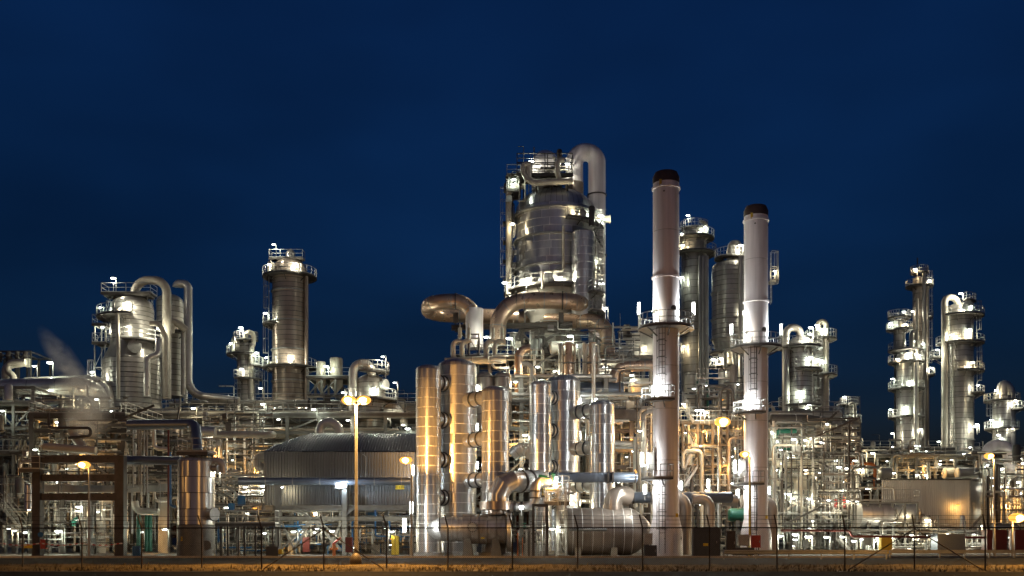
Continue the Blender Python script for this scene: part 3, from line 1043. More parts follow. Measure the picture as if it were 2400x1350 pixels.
def stack(label, off, first):
    Y = 86.0
    x = (1561 - 1200) * Y / F + off.x
    r = 61 / 2 * Y / F
    top = GZ(405, Y)
    o = thing('chimney_stack', label, 'chimney', (x, Y + off.y, 0), 'white chimney stacks')
    y0 = Y + off.y
    c = Col.__new__(Col)
    c.o, c.x, c.Y, c.r = o, x, y0, r
    K = lambda py: GZ(py, Y)                       # heights measured on the nearer stack
    segs = [0.0, K(1212), K(1080), K(960), K(860), K(757), K(652), K(545), K(443), K(431)]
    MB().lathe((x, y0, 0), [(r * 1.30, 0), (r * 1.28, K(1250)), (r + .01, K(1212))], 40).build('flared_base', 'white', o)
    for i in range(1, len(segs) - 1):
        MB().lathe((x, y0, 0), [(r - .03, segs[i] + .02), (r, segs[i] + .03), (r, segs[i + 1] - .02), (r - .03, segs[i + 1] - .018)], 40).build('shaft_section', 'white', o)
    MB().lathe((x, y0, 0), [(r - .05, .1), (r - .05, K(431))], 32).build('core', 'galv', o)
    MB().lathe((x, y0, 0), [(r + .02, K(431)), (r + .03, K(418)), (r * .86, K(406)), (r * .8, K(405)), (r * .8, K(420))], 40).build('tip', 'cap', o)
    for py in (443, 652):
        MB().lathe((x, y0, K(py)), [(r - .01, -.1), (r + .1, -.08), (r + .1, .08), (r - .01, .1)], 40).build('stiffening_ring', 'white', o)
    MB().box((x - r * .55, y0 - r * .86, K(437)), (.2, .12, .55)).build('lifting_lug', 'yellow', o, smooth=False)
    for dx in (-.3, .92):
        MB().tube((x + r * dx, y0 - r * math.sqrt(1 - dx * dx) - .05, K(457)), (x + r * dx, y0 - r * math.sqrt(1 - dx * dx) + .1, K(457)), .07, 8).build('bolt_boss', 'dark', o)
    MB().tube((x + r * .4, y0 - r * .9 - .25, K(729)), (x + r * .4, y0 - r * .9 + .2, K(729)), .16, 12).tube((x + r * .4, y0 - r * .9 - .3, K(729)), (x + r * .4, y0 - r * .9 - .22, K(729)), .22, 12).build('sampling_port', 'dark', o)
    MB().tube((x - r * .9, y0 - r * .45 - .25, K(733)), (x - r * .9, y0 - r * .45 + .2, K(733)), .16, 12).build('sampling_port', 'dark', o)
    sc = y0 / Y
    def yy(py):                                    # same height as seen at this stack's own distance
        return HOR - (K(py) - CAMZ) * F / y0
    c.platform(yy(770), -180, 180, 1.25, t=.065)
    c.platform(yy(940), -95, 12, 1.0, t=.065)
    c.platform(yy(1122), -95, 8, 1.0, t=.065)
    c.ladder(-22, yy(768), yy(940), .28, cage=True, m='dark')
    c.ladder(-75, yy(938), yy(1090), .55, cage=True, m='galv')
    c.ladder(-22, yy(1122), yy(1296), .28, cage=True, m='dark')
    b = MB().box((x - r * 1.25, y0 - .5, K(1083)), (.55, .5, 1.4)).box((x - r * 1.25, y0 - .5, K(1062)), (.6, .55, .06))
    b.build('gauge_box', 'cabinet_pale', o, smooth=False)
    px = lambda wx, Yq: 1200 + wx * F / Yq
    for s_, yq in ((-1, 710), (1, 710)):
        wx = x + s_ * (r + 1.2)
        Yq = y0 - .1
        tube_lamp(o, px(wx, Yq), yy(yq), yy(738), Yq, 1500, .12)
    lamp(o, px(x - r * 1.2, y0 - .9), yy(729), y0 - .9, 260, .16, .5)
    for yq in (1083,):
        wx = x - r - 1.0
        tube_lamp(o, px(wx, y0 - .6), yy(yq - 22), yy(yq + 12), y0 - .6, 1300, .14)
    tube_lamp(o, px(x - r * 1.05, y0 - 1.1), yy(902), yy(926), y0 - 1.1, 1300, .12)
    tube_lamp(o, px(x - r - .8, y0 - .9), yy(1136), yy(1158), y0 - .9, 900, .14)
    tube_lamp(o, px(x + r + .25, y0 + .4), yy(1128), yy(1150), y0 + .4, 300, .1)
    # flue duct elbow at the foot, seen to the right of the shaft
    for hand in (1,):
        pipe(None, [Vector((x - 1.0, y0 + 1.6, K(1165))), Vector((x + r + .75, y0 + 1.6, K(1165))), Vector((x + r + .75, y0 + 1.6, 0.1))], .62, 'clad_warm', 1.0, o, 'flue_duct', 18)
    MB().tube((x + r * .75, y0 - r * .68 - .1, K(1262)), (x + r * .75, y0 - r * .68 + .2, K(1262)), .36, 16).tube((x + r * .75, y0 - r * .68 - .18, K(1262)), (x + r * .75, y0 - r * .68 - .08, K(1262)), .26, 16).build('manhole', 'black', o)
    MB().box((x + r * .68, y0 - r * .75 - .03, K(1208)), (.3, .03, .3)).build('plate', 'signy', o, smooth=False)
    return c
S1 = stack('taller white chimney stack with lit tubes on its ring platform', Vector((0, 0, 0)), True)
S2 = stack('shorter white chimney stack farther from the silver vessels', UO, False)

# ------------------------------------------------------------------ the two furnace drums and their ducts
def furnace_drum():
    Y = 83.5
    o = thing('furnace_drum', 'dark steel furnace drum with pointed end and round flange under the mitred duct', 'vessel', W(1110, 1300, Y))
    ax = lambda px: W(px, 1240, Y)
    a = ax(998)
    sx = lambda px: (px - 998) * Y / F
    r1, r2 = 28 * Y / F, 35 * Y / F
    MB().lathe(a, [(.05, 0), (r1 * .45, sx(1006)), (r1 * .8, sx(1018)), (r1, sx(1034))], 28, 'X').build('cone_end', 'clad', o)
    xs = [1034, 1047, 1060, 1073, 1085]
    for p, q in zip(xs, xs[1:]):
        MB().lathe(a, [(r1 - .04, sx(p)), (r1, sx(p) + .01), (r1 + .008, sx(q) - .03), (r1 - .04, sx(q) - .03)], 32, 'X').build('cladding_band', 'clad', o)
    xs = [1085, 1104, 1124, 1144, 1164, 1186]
    for p, q in zip(xs, xs[1:]):
        MB().lathe(a, [(r1 * .9, sx(p)), (r2, sx(p) + .01), (r2 + .008, sx(q) - .03), (r1 * .9, sx(q) - .03)], 32, 'X').build('cladding_band', 'clad', o)
    MB().lathe(a, [(r1 - .06, sx(1030)), (r1 - .06, sx(1186))], 24, 'X').build('shell', 'clad_seam', o)
    c = a + Vector((sx(1190), 0, -.15))
    MB().lathe(c, [(r2 * .9, -.1), (r2 * 1.38, -.06), (r2 * 1.42, .25), (r2 * 1.36, .32), (r2 * 1.2, .28), (r2 * .3, .22), (.02, .22)], 36, 'X').build('end_flange', 'clad', o)
    for k in range(20):
        t = 2 * math.pi * k / 20
        q = c + Vector((.3, r2 * 1.29 * math.cos(t), r2 * 1.29 * math.sin(t)))
        MB().tube(q, q + Vector((.12, 0, 0)), .06, 6).build('bolt', 'dark', o)
    for px in (1096, 1162):
        p = W(px, 1262, Y)
        MB().add([(p.x - .25, Y - .9, p.z), (p.x + .25, Y - .9, p.z), (p.x + .25, Y + .9, p.z), (p.x - .25, Y + .9, p.z), (p.x - .4, Y - .9, 0), (p.x + .5, Y - .9, 0), (p.x + .5, Y + .9, 0), (p.x - .4, Y + .9, 0)],
                 [(0, 1, 2, 3), (7, 6, 5, 4), (4, 5, 1, 0), (5, 6, 2, 1), (6, 7, 3, 2), (7, 4, 0, 3)]).build('saddle', 'frame', o, smooth=False)
    m = W(1109, 1236, Y)
    MB().lathe((m.x, Y - r2 - .12, m.z), [(.02, .0), (.34, .0), (.36, .25)], 20, 'Y').build('manway', 'cream', o)
    for k in range(16):
        t = 2 * math.pi * k / 16
        MB().box((m.x + .38 * math.cos(t), Y - r2 - .1, m.z + .38 * math.sin(t)), (.07, .1, .07)).build('bolt', 'dark', o, smooth=False)
    p = W(1030, 1230, Y - 1.2)
    MB().bar(p - Vector((0, 0, .5)), p + Vector((0, 0, .75)), .12).build('vent_pipe', 'rustframe', o)
    text = W(1131, 1261, Y - r2 * .9)
    MB().box((text.x, Y - r2 * .86, text.z), (.3, .02, .1)).build('plate', 'signy', o, smooth=False)
    return o
furnace_drum()

def mitred_duct():
    Y = 83.0
    o = thing('mitred_duct', 'big mitred steel elbow duct rising from the furnace drum, lit orange', 'duct', W(1165, 1205, Y))
    r = 26 * Y / F
    wide = W(1163, 0, Y)
    MB().lathe((wide.x, Y, 0), [(r * .55, GZ(1206, Y)), (r * .7, GZ(1203, Y)), (r * .75, GZ(1196, Y)), (r * 1.5, GZ(1195, Y)), (r * 1.5, GZ(1176, Y)), (r, GZ(1175, Y))], 40).build('collar', 'clad_warm', o)
    P = [W(1167, 1178, Y), W(1167, 1160, Y), W(1180, 1137, Y), W(1200, 1129, Y + .3)]
    E = W(1262, 1127, Y + 2.6)
    seg = [P[0], P[1], P[2], P[3], P[3].lerp(E, .3), P[3].lerp(E, .62), E]
    # one mesh per mitre segment so that every weld line is a real edge
    full = MB().sweep(seg, r, 32)
    n = 32
    for i in range(len(seg) - 1):
        b = MB()
        b.v = full.v[i * n:(i + 2) * n]
        b.f = [(k, (k + 1) % n, n + (k + 1) % n, n + k) for k in range(n)]
        b.build('mitre_segment', 'clad', o)
    for i in (4, 5):
        d = (seg[i] - seg[i - 1]).normalized()
        MB().tube(seg[i] - d * .08, seg[i] + d * .08, r * 1.08, 32).build('seam_band', 'rustframe', o)
    d = (E - P[3]).normalized()
    MB().sweep([E, E + d * .5, E + d * .9, E + d * 1.1], [r, r * .9, r * .6, .05], 32).build('end_cap', 'clad', o)
    e1 = W(1196, 1188, Y - .4)
    b = pipe(None, [e1, W(1254, 1188, Y - .4), W(1254, 1130, Y - .4), W(1285, 1128, Y + .6)], 11.5 * Y / F, 'clad', .75, o, 'branch_pipe', 20)
    for px in (1206, 1222):
        q = W(px, 1188, Y - .4)
        MB().tube(q - Vector((.1, 0, 0)), q + Vector((.1, 0, 0)), .46, 20).build('bellows_ring', 'black', b)
    for py in (1151, 1167):
        q = W(1254, py, Y - .4)
        MB().tube(q - Vector((0, 0, .06)), q + Vector((0, 0, .06)), .45, 20).build('bellows_ring', 'rustframe', b)
    v = W(1272, 1119, Y + .2)
    MB().tube(v - Vector((.35, 0, -.05)), v + Vector((.35, 0, -.05)), .2, 12).tube(v, v + Vector((.1, 0, -.45)), .1, 8).build('actuator', 'green', o)
    v = W(1297, 1112, Y + .6)
    MB().tube(v, v + Vector((0, 0, -.5)), .14, 10).ell(v, (.22, .16, .16)).build('actuator', 'green', o)
    return o
mitred_duct()

o = drum('furnace_vessel', 'large round steel furnace vessel with bright seam bands and tapered end beside the taller stack', 1332, 1478, 1246, 2.02, 88, 'clad_warm', course=.95, caps=0, saddles=0)
a = W(1478, 1246, 88)
MB().lathe(a, [(2.02, 0), (1.86, .4), (1.3, 1.15), (.6, 1.75), (.02, 1.8)], 32, 'X').build('cone_end', 'clad_warm', o)
a = W(1332, 1246, 88)
MB().lathe(a, [(2.02, 0), (1.95, -.25), (1.6, -.6), (.02, -.8)], 32, 'X').build('end_cap', 'clad_warm', o)
for px in (1340, 1362, 1386, 1410, 1434, 1458, 1477):
    q = W(px, 1246, 88)
    MB().lathe(q, [(2.0, -.03), (2.045, -.02), (2.045, .02), (2.0, .03)], 32, 'X').build('seam_band', 'clad_seam', o)
for px in (1352, 1436):
    q = W(px, 1280, 88)
    MB().box((q.x, 88, q.z / 2), (.5, 3.0, q.z)).build('saddle', 'cream', o, smooth=False)
pipe(None, [W(1437, 1205, 88), W(1437, 1152, 88), W(1476, 1166, 88.5)], .80, 'clad_warm', .75, o, 'outlet_duct', 24)
q = W(1437, 1190, 88)
MB().tube(q - Vector((0, 0, .35)), q + Vector((0, 0, .2)), .86, 24).build('duct_collar', 'clad_warm', o)
b = MB()
e = W(1498, 1252, 86.1); e2 = W(1340, 1240, 85.7)
MB().tube(W(1334, 1241, 85.6), W(1422, 1242, 85.6), .12, 12).build('light_tube_reflection', 'galv', o)  # rod added as the reflection of a long light tube on the vessel

pipe('dark duct running right from the furnace vessel behind the white stacks', [(1462, 1166, 88.6), (1712, 1166, 92)], .50, 'navy', n=20, bands=((1473, 1166, 88.7, 1, 0, 0), (1484, 1166, 88.8, 1, 0, 0), (1640, 1166, 91, 1, 0, 0)), name='duct')
pipe('steel duct elbow turning down between the two white stacks', [(1622, 1170, 90), (1664, 1170, 90), (1664, 1235, 90)], .46, 'clad_warm', .8, name='duct', n=20)
pipe('short capped duct between the two stacks', [(1690, 1171, 93), (1728, 1174, 93)], .55, 'clad', name='duct', n=20)
pipe('long dark blue grey pipe above the furnace vessel', [(1285, 1119, 86.5), (1492, 1119, 87.5)], .44, 'navy', n=20, bands=((1425, 1119, 87, 1, 0, 0), (1436, 1119, 87, 1, 0, 0), (1488, 1119, 87.5, 1, 0, 0)))

# burner skid, gantry and ladder between the drums
g = frame('burner_gantry', 'small dark gantry frame beside the drum flange', 1250, 1282, 82, 1.6, (1181,), 1, 1, 'dark', .2, kind='bar', braces=0)
for px, yt in ((1236, 1240), (1243, 1235), (1257, 1186), (1270, 1200)):
    q = W(px, 1300, 82.5)
    member('pipe', g, (q.x, 82.5, 0), (q.x, 82.5, GZ(yt, 82.5)), .13, 'galv', 'cyl')
tw = frame('instrument_tower', 'slim galvanised instrument tower with platforms between drum and furnace vessel', 1283, 1328, 84, 1.8, (1150, 1180, 1240), 2, 1, 'galv', .1, decks=(1180,), rails=(1180, 1150), braces=1, kind='bar')
ladder_mesh(MB(), (W(1317, 1300, 83.6).x, 83.6, 0), (W(1317, 1300, 83.6).x, 83.6, GZ(1140, 83.6)), Vector((0, -1, 0)), .55, True).build('ladder', 'galv', tw, smooth=False)
rn = random.Random(21)
for k in range(16):
    px, py = rn.uniform(1262, 1325), rn.uniform(1125, 1180)
    q = W(px, py, rn.uniform(84, 85.5))
    member('pipe', tw, q, q + rn.choice((Vector((rn.uniform(.5, 1.2), 0, 0)), Vector((0, 0, rn.uniform(.5, 1.3))))), rn.uniform(.06, .14), rn.choice(('galv', 'cream', 'yellow')), 'cyl')
    if k % 3 == 0:
        small_valve(tw, q, rn.choice(('dark', 'green', 'yellow')), .16)
tube_lamp(tw, 1303, 1118, 1146, 83.6, 500, .12)
lamp(tw, 1284, 1122, 82.2, 260, .3, .6, kind='sodium')  # sodium lamp added to light the mitred duct and the tower orange
tube_lamp(tw, 1222, 1186, 1194, 82.2, 220, .16)
lamp(tw, 1294, 1239, 82.6, 420, .36, 1.5)
lamp(tw, 1309, 1236, 82.6, 300, .36, 1.5)
sk = thing('burner_skid', 'dense skid of valves and thin pipes in front of the drum flange', 'machine', W(1230, 1300, 83))
for k in range(34):
    px = rn.uniform(1212, 1268)
    q = W(px, 0, rn.uniform(82.5, 84.5))
    zt = rn.uniform(.8, 2.6)
    if k % 2:
        member('pipe', sk, (q.x, q.y, 0), (q.x, q.y, zt), rn.uniform(.05, .13), rn.choice(('galv', 'dark', 'cream', 'orange')), 'cyl')
    else:
        member('pipe', sk, (q.x, q.y, zt), (q.x + rn.uniform(.4, 1.3), q.y, zt), rn.uniform(.05, .12), rn.choice(('galv', 'dark', 'cream')), 'cyl')
    if k % 4 == 0:
        small_valve(sk, (q.x, q.y - .1, zt), rn.choice(('dark', 'green', 'dark')), .15)

# ------------------------------------------------------------------ the great column and its white overhead line
MC = Col('main_column', 'largest domed steel column in the middle with three stiffening rings', 1301, 447, 692, 186, 120, 'clad_shiny', course=17, panels=9, dome=.29, gores=44, seam='clad_seam', cat='column')
for y in (512, 572, 640):
    MC.ring(y, .3, .2)
MB().lathe((MC.x, MC.Y, 0), [(MC.r, MC.zb + .02), (MC.r * .98, MC.zb - .5), (57 / 2 * .1 + .2, GZ(745, 120)), (2.95, GZ(750, 120)), (2.95, 0)], 40).build('skirt', 'concrete', MC.o)
for y in (770, 810, 850, 890):
    MB().lathe((MC.x, MC.Y, GZ(y, 120)), [(2.93, -.05), (3.0, -.05), (3.0, .05), (2.93, .05)], 36).build('joint_band', 'frame', MC.o)
MC.platform(690, -110, 62, 1.4, t=.075)
MC.platform(538, 12, 85, 1.1, t=.075)
MC.platform(645, 35, 90, 1.1, t=.075)
MC.ladder(75, 538, 690, .5)
MC.ladder(58, 645, 690, .6)
MC.ladder(-96, 470, 690, .4)
for a_, y_ in ((-40, 675), (5, 672), (10, 672)):
    MC.nozzle(a_, y_, .75, .8)
MC.nozzle(55, 622, .5, .9)
MC.nozzle(32, 528, .35, .9)
MC.pipe([(1321, 530, 114.4), (1321, 634, 114.4), (1272, 636, 114), (1272, 676, 114)], .15, 'cream', .4)
MC.pipe([(1192, 690, 118), (1192, 438, 118), (1232, 436, 118)], .34, 'cream', .9)
# crown platform above the dome
cp = frame('crown_platform', 'railed crown platform above the dome of the largest column', 1216, 1338, 116.3, 2.2, (411,), 3, 1, 'dark', .25, decks=(411,), rails=(411, 386), braces=0, ground=False, kind='bar', cat='platform', backrails=True, rail_m='dark', rail_t=.09)
for px in (1219, 1258, 1292, 1330):
    for dy in (0.0, 2.0):
        q = W(px, 411, 116.3)
        member('leg', cp, (q.x, 116.3 + dy, GZ(470, 119)), (q.x, 116.3 + dy, q.z), .2, 'dark')
sp = frame('side_landing', 'small stepped landing at the left shoulder of the dome', 1192, 1216, 117.5, 3, (414, 446), 1, 1, 'galv', .14, decks=(446, 412), rails=(446, 412), braces=1, ground=False, kind='bar', cat='platform')
ladder_mesh(MB(), (W(1187, 690, 117).x, 118.5, GZ(690, 118.5)), (W(1187, 690, 117).x, 118.5, GZ(440, 118.5)), Vector((-1, 0, 0)), .5, True).build('ladder', 'galv', sp, smooth=False)
for y_ in (520, 565, 610, 655):
    MB().box((W(1189, y_, 118.5).x, 119.2, GZ(y_, 118.5)), (1.1, 1.6, .1)).build('landing_step', 'dark', sp, smooth=False)
pipe('cream pipe manifold lying across the dome of the largest column', [(1238, 388, 115.6), (1238, 420, 115.6), (1250, 428, 115.4), (1342, 424, 115.4)], .36, 'cream', .5)
pipe('curved cream pipe dropping from the crown platform to the manifold', [(1324, 375, 115.2), (1307, 372, 115.2), (1306, 405, 115.2), (1312, 424, 115.4)], .3, 'cream', .6)
pipe('cream hook pipe at the left end of the crown platform', [(1245, 385, 115.3), (1226, 381, 115.3), (1226, 405, 115.3), (1236, 424, 115.3)], .26, 'cream', .6)
pipe('thick white pipe arching over the right side of the largest column', [(1346, 440, 120), (1346, 357, 120), (1399, 357, 120), (1399, 900, 120)], 1.02, 'white', 1.32, n=28, seg=14, bands=((1399, 458, 120, 0, 0, 1), (1399, 600, 120, 0, 0, 1)))
pipe('white pipe arch standing in for a ghosted double image behind the crown platform', [(1272, 445, 118.8), (1272, 378, 118.8), (1288, 380, 124.0), (1288, 445, 124.0)], 1.3, 'white', 2.6, n=28, seg=12)  # solid arch added where only a ghosted double image stands
q = W(1346, 436, 120)
MB().tube(q - Vector((0, 0, 1.2)), q + Vector((0, 0, .3)), 1.1, 28).build('nozzle', 'clad_warm', MC.o)
q = W(1412, 514, 119.5)
tag(MB().tube(q, q + Vector((.9, 0, 0)), .42, 16).tube(q + Vector((.8, 0, 0)), q + Vector((.92, 0, 0)), .5, 16).build('pipe_stub', 'cream'), 'cream capped stub on the thick white arching pipe', 'pipe stub')
for px, py, wt, kk in ((1245, 379, 900, {}), (1330, 384, 900, {}), (1203, 421, 600, {}), (1201, 525, 450, {}), (1183, 663, 450, {})):
    lamp(cp if py < 430 else MC.o, px, py, 117.0 if py < 430 else 117, wt * .6, .5, 1.4, **kk)
for px, py, wt, dy in ((1360, 502, 2000, .2), (1408, 507, 1000, 2.2), (1226, 657, 2200, -.7), (1314, 654, 2200, -.9), (1390, 610, 1500, .3), (1364, 610, 1500, -.4), (1410, 664, 500, 3), (1418, 722, 500, 4), (1398, 722, 300, 3)):
    MC.lamp(px, py, dy, watt=wt * 1.3, size=.5, pole=1.3)
# side column of the great column (right, with lighted landings)
SC = Col('side_column', 'slim pale column pressed against the right side of the largest column', 1367, 541, 745, 54, 114.9, 'clad_shiny', course=18, panels=4, dome=.1, seam='clad_seam')
SC.platform(690, 20, 140, 1.2)
SC.platform(735, 20, 140, 1.2)
SC.ladder(95, 560, 740, .3)

# hairpin overhead lines
Hm = 'pipe_warm'
pipe('wide hairpin overhead pipe in front of the largest column', [(1167, 812, 112), (1167, 704, 112), (1352, 704, 112), (1392, 737, 120.5), (1090, 752, 125)], .9, Hm, [0, 3.0, 3.4, 3.0, 0], n=26, seg=10, bands=((1210, 704, 112, 1, 0, 0), (1318, 704, 112, 1, 0, 0)), joints=2.2)
pipe('hairpin overhead pipe hanging out to the left above the amber vessels', [(1112, 815, 111), (1112, 706, 111), (1006, 706, 111), (1002, 738, 118), (1215, 742, 118.5)], .8, Hm, [0, 2.2, 2.6, 2.6, 0], n=26, seg=10, bands=((1068, 706, 111, 1, 0, 0),), joints=2.2)
q = W(1112, 765, 111)
tag(MB().tube(q - Vector((0, 0, 2.4)), q + Vector((0, 0, 1.9)), .95, 26).build('pipe_sleeve', 'white'), 'pale painted sleeve at the foot of the left hairpin pipe', 'pipe')
pipe('overhead pipe dropping in an S bend right of the largest column', [(1280, 752, 116), (1424, 752, 113), (1424, 868, 112), (1468, 876, 113)], .82, Hm, [0, 2.4, 2.0, 0], n=24, seg=9, bands=((1415, 752, 113, 1, 0, 0), (1424, 808, 112.5, 0, 0, 1)), joints=2.2)
pipe('bent overhead pipe running into the taller white stack region', [(1440, 905, 104), (1440, 859, 104), (1540, 857, 104)], .56, Hm, 1.3, n=20, seg=8, joints=1.5)
pipe('steel pipe loop beside the white block house', [(1450, 832, 119), (1458, 815, 119), (1478, 832, 119), (1478, 870, 119)], .45, 'navy', 1.2, n=16)

st = frame('pipe_support_structure', 'tall braced steel support carrying the hairpin pipes', 1222, 1320, 113.5, 7, (768, 830, 880), 2, 1, 'rustframe', .5, braces=.9)
member('cantilever_beam', st, W(1058, 768, 113), W(1342, 760, 113), .55, 'rustframe', 'ibeam')
for p_, q_ in (((1065, 770), (1105, 798)), ((1340, 762), (1228, 826)), ((1222, 770), (1195, 820)), ((1225, 880), (1260, 800)), ((1310, 880), (1275, 790))):
    member('brace', st, W(*p_, 113.2), W(*q_, 113.2), .28, 'rustframe')
for px in (1068, 1315):
    q = W(px, 745, 112.4)
    MB().box(q, (.55, .5, 1.1)).bar(q, q - Vector((0, 0, 1.6)), .1).build('spring_hanger', 'rustframe', st, smooth=False)
pl = frame('valve_deck', 'railed valve deck behind the dome of the widest vessel', 1062, 1232, 108, 6, (838,), 4, 1, 'rustframe', .3, decks=(836,), rails=(836,), braces=0, kind='bar', cat='platform', backrails=True)
for (x_, Y_, wd_) in ((1062, 106.8, 'leftmost'), (1083, 106.8, 'second from left'), (1139, 106.8, 'third from left'), (1160, 106.8, 'rightmost')):
    pipe('cream candy cane vent pipe at the valve deck, %s of four' % wd_, [(x_ + 15, 800, Y_), (x_, 797, Y_), (x_, 832, Y_), (x_ + 6, 846, Y_)], .26, 'cream', .55, group='candy cane vents on the valve deck', name='vent_pipe')
    q = W(x_ + 16, 800, Y_)
    v_ = small_valve(pl, q, 'cream', .28)
    MB().tube(q + Vector((0, 0, .3)), q + Vector((0, 0, 1.4)), .2, 10).tube(q + Vector((0, 0, 1.4)), q + Vector((0, 0, 1.9)), .06, 6).build('actuator', 'cream', pl)
pipe('cream header pipe under the valve deck', [(1042, 848, 106.5), (1186, 842, 106.5)], .42, 'cream', n=16)
pipe('copper toned pipe rising beside the valve deck', [(1243, 817, 104), (1216, 815, 104), (1216, 968, 104), (1250, 976, 104)], .42, 'pipe_warm', .9, n=16, joints=1.6)
tr = frame('riser_truss', 'narrow cross braced truss on the valve deck', 1098, 1122, 107.5, 2.2, (782, 835), 1, 1, 'rustframe', .14, braces=1, kind='bar', ground=False)
lamp(pl, 1139, 790, 108, 900, .5, 1.5); lamp(pl, 1193, 793, 108, 900, .45, 1.5)
lamp(pl, 1186, 862, 106, 350, .3, 1.2)
lamp(st, 1336, 788, 108.5, 1200, .5, 1.2)
lamp(st, 1418, 862, 108, 900, .42, 1.8)

# twin exchanger nozzles and the lying drum under them
for px in (1333, 1388):
    lab = 'upright copper toned nozzle pipe with side hangers, %s of the pair' % ('nearer the grey trio' if px < 1350 else 'nearer the taller stack')
    o = thing('transfer_nozzle', lab, 'pipe', W(px, 905, 104), 'transfer nozzles')
    q = lambda y: W(px, y, 104)
    MB().sweep([q(903), q(852)], .53, 20).build('lower_barrel', 'pipe_warm', o)
    MB().sweep([q(852), q(838), q(830), q(803)], [.53, .53, .36, .36], 20).build('upper_barrel', 'pipe_warm', o)
    for y in (852, 885):
        MB().tube(q(y) - Vector((0, 0, .09)), q(y) + Vector((0, 0, .09)), .6, 20).build('flange', 'rustframe', o)
    for s_ in (-1, 1):
        MB().sweep(fillet([q(892) + Vector((s_ * .62, 0, 0)), q(808) + Vector((s_ * .62, 0, 0)), q(808) + Vector((s_ * .3, 0, 0))], .2), .11, 10).build('hanger_rod', 'cream', o)
dd = drum('lying_drum', 'dark lying drum beneath the copper nozzle pipes', 1348, 1458, 917, .95, 104, 'navy', course=1.5, caps=.25, saddles=2)
p5 = drum('pale_exchanger', 'pale lying exchanger in front of the column skirt', 1292, 1345, 815, .72, 110, 'concrete', caps=.3, saddles=0, course=2)
p6 = drum('steel_exchanger', 'steel lying exchanger behind the twin nozzles', 1352, 1400, 822, .8, 109.5, 'clad', caps=.3, saddles=0, course=2)
# ------------------------------------------------------------------ left side columns
L1 = Col('wide_column', 'domed steel column with flared lower half at the left of the plant', 310, 693, 808, 98, 120, 'clad_dull', course=11, panels=0, dome=.32)
z1, z2 = GZ(808, 120), GZ(846, 120)
r2 = 65 * .05
MB().lathe((L1.x, 120, 0), [(L1.r, z1), (L1.r + .1, z1 - .4), (r2, z2)], 40).build('cone_section', 'clad_dull', L1.o)
L1.courses(GZ(960, 120), z2, r2, 11 * .05, 0, 'clad_dull')
MB().lathe((L1.x, 120, 0), [(r2 - .03, 0), (r2 - .03, z2)], 32).build('lower_shell', 'dark', L1.o)
L1.platform(747, -110, 20, 1.5)
L1.platform(803, 0, 110, 1.3)
L1.ladder(-110, 700, 845, .5)
L1.ladder(-85, 846, 960, 1.9)
lt = frame('ladder_tower', 'slanting braced ladder tower left of the flared column', 222, 246, 119, 2, (762, 805, 860, 945), 1, 1, 'galv', .12, braces=1, kind='bar', rails=(805, 762), decks=(805, 762))
L1.nozzle(-5, 726, .5, .5)
L1.nozzle(25, 822, .6, .8)
L1.pipe([(277, 935, 115.2), (277, 815, 115.2), (275, 725, 116.6), (283, 723, 116.8)], .22, 'cream', .5)
L1.pipe([(345, 930, 115), (345, 838, 115), (370, 832, 115.5), (372, 795, 116)], .38, 'pipe', .7)
L1.pipe([(352, 757, 116.5), (372, 758, 116.5), (388, 790, 117), (390, 930, 117)], .3, 'cream', .7)
c1 = frame('top_platform', 'square railed platform above the left domed column', 243, 350, 118.6, 1.8, (689,), 3, 1, 'dark', .22, decks=(688,), rails=(688,), braces=0, ground=False, kind='bar', cat='platform', backrails=True)
for px in (262, 298, 338):
    q = W(px, 689, 118.6)
    member('leg', c1, (q.x, 119.5, GZ(722, 118.5)), (q.x, 119.5, q.z), .22, 'dark')
pipe('fat cream pipe looping from the left domed column to the ground', [(316, 700, 120), (316, 657, 120), (391, 657, 119.5), (391, 935, 119.5)], .50, 'cream', 1.6, n=20, seg=9)
lamp(c1, 265, 652, 118.4, 900, .42, 1.6)
for px, py, wt, dy in ((300, 712, 1400, -.6), (236, 721, 350, 2), (241, 768, 350, 2), (216, 872, 300, 0)):
    L1.lamp(px, py, dy, watt=wt, size=.36, pole=1.3)
L1.lamp(371, 770, -.2, watt=900, size=.4, pole=1.6)
L1.lamp(300, 765, -1.3, watt=500, size=.2, pole=.5)
L2 = Col('rear_column', 'dull steel column half hidden behind the fat cream pipe at left', 398, 690, 930, 62, 128, 'clad_dull', course=12, dome=.3)
L2.platform(782, -40, 80, 1.3)
L2.ladder(-55, 690, 930, .5)
L2.lamp(443, 754, .2, watt=900, size=.4, pole=1.6)
L2.nozzle(10, 718, .5, .5)
L2.pipe([(400, 780, 123.6), (404, 752, 123.6), (420, 760, 123.6), (436, 775, 124)], .45, 'cream', .8)
pipe('tall steel pipe loop at the right of the left column pair', [(414, 672, 126), (414, 665, 126), (441, 665, 126), (441, 925, 126), (560, 940, 126)], .50, 'pipe', [0, 1.4, 1.4, 2.2, 0], n=18, seg=8)
pipe('second upright pipe beside the tall steel loop', [(430, 770, 125.4), (430, 925, 125.4)], .3, 'pipe')
vv = frame('vent_gallery', 'small dark gallery with four vents on top of the far left structure', -40, 72, 118, 5, (822, 905), 4, 1, 'dark', .2, braces=.2, kind='bar', post_top=822, ground=False, decks=(905,))
for px in (3, 24, 45, 64):
    q = W(px, 845, 118)
    MB().tube((q.x, 117.6, GZ(850, 118)), (q.x, 117.6, GZ(826, 118)), .28, 10).tube((q.x, 117.6, GZ(838, 118)), (q.x, 117.6, GZ(834, 118)), .45, 10).build('vent', 'rustframe', vv)
MB().box((W(67, 850, 117.4).x, 117.3, GZ(851, 117.4)), (.4, .4, 1.0)).build('pot', 'cream', vv, smooth=False)
pipe('cream U shaped pipe on the far left roof', [(12, 905, 116), (12, 858, 116), (58, 850, 116)], .42, 'cream', .8)
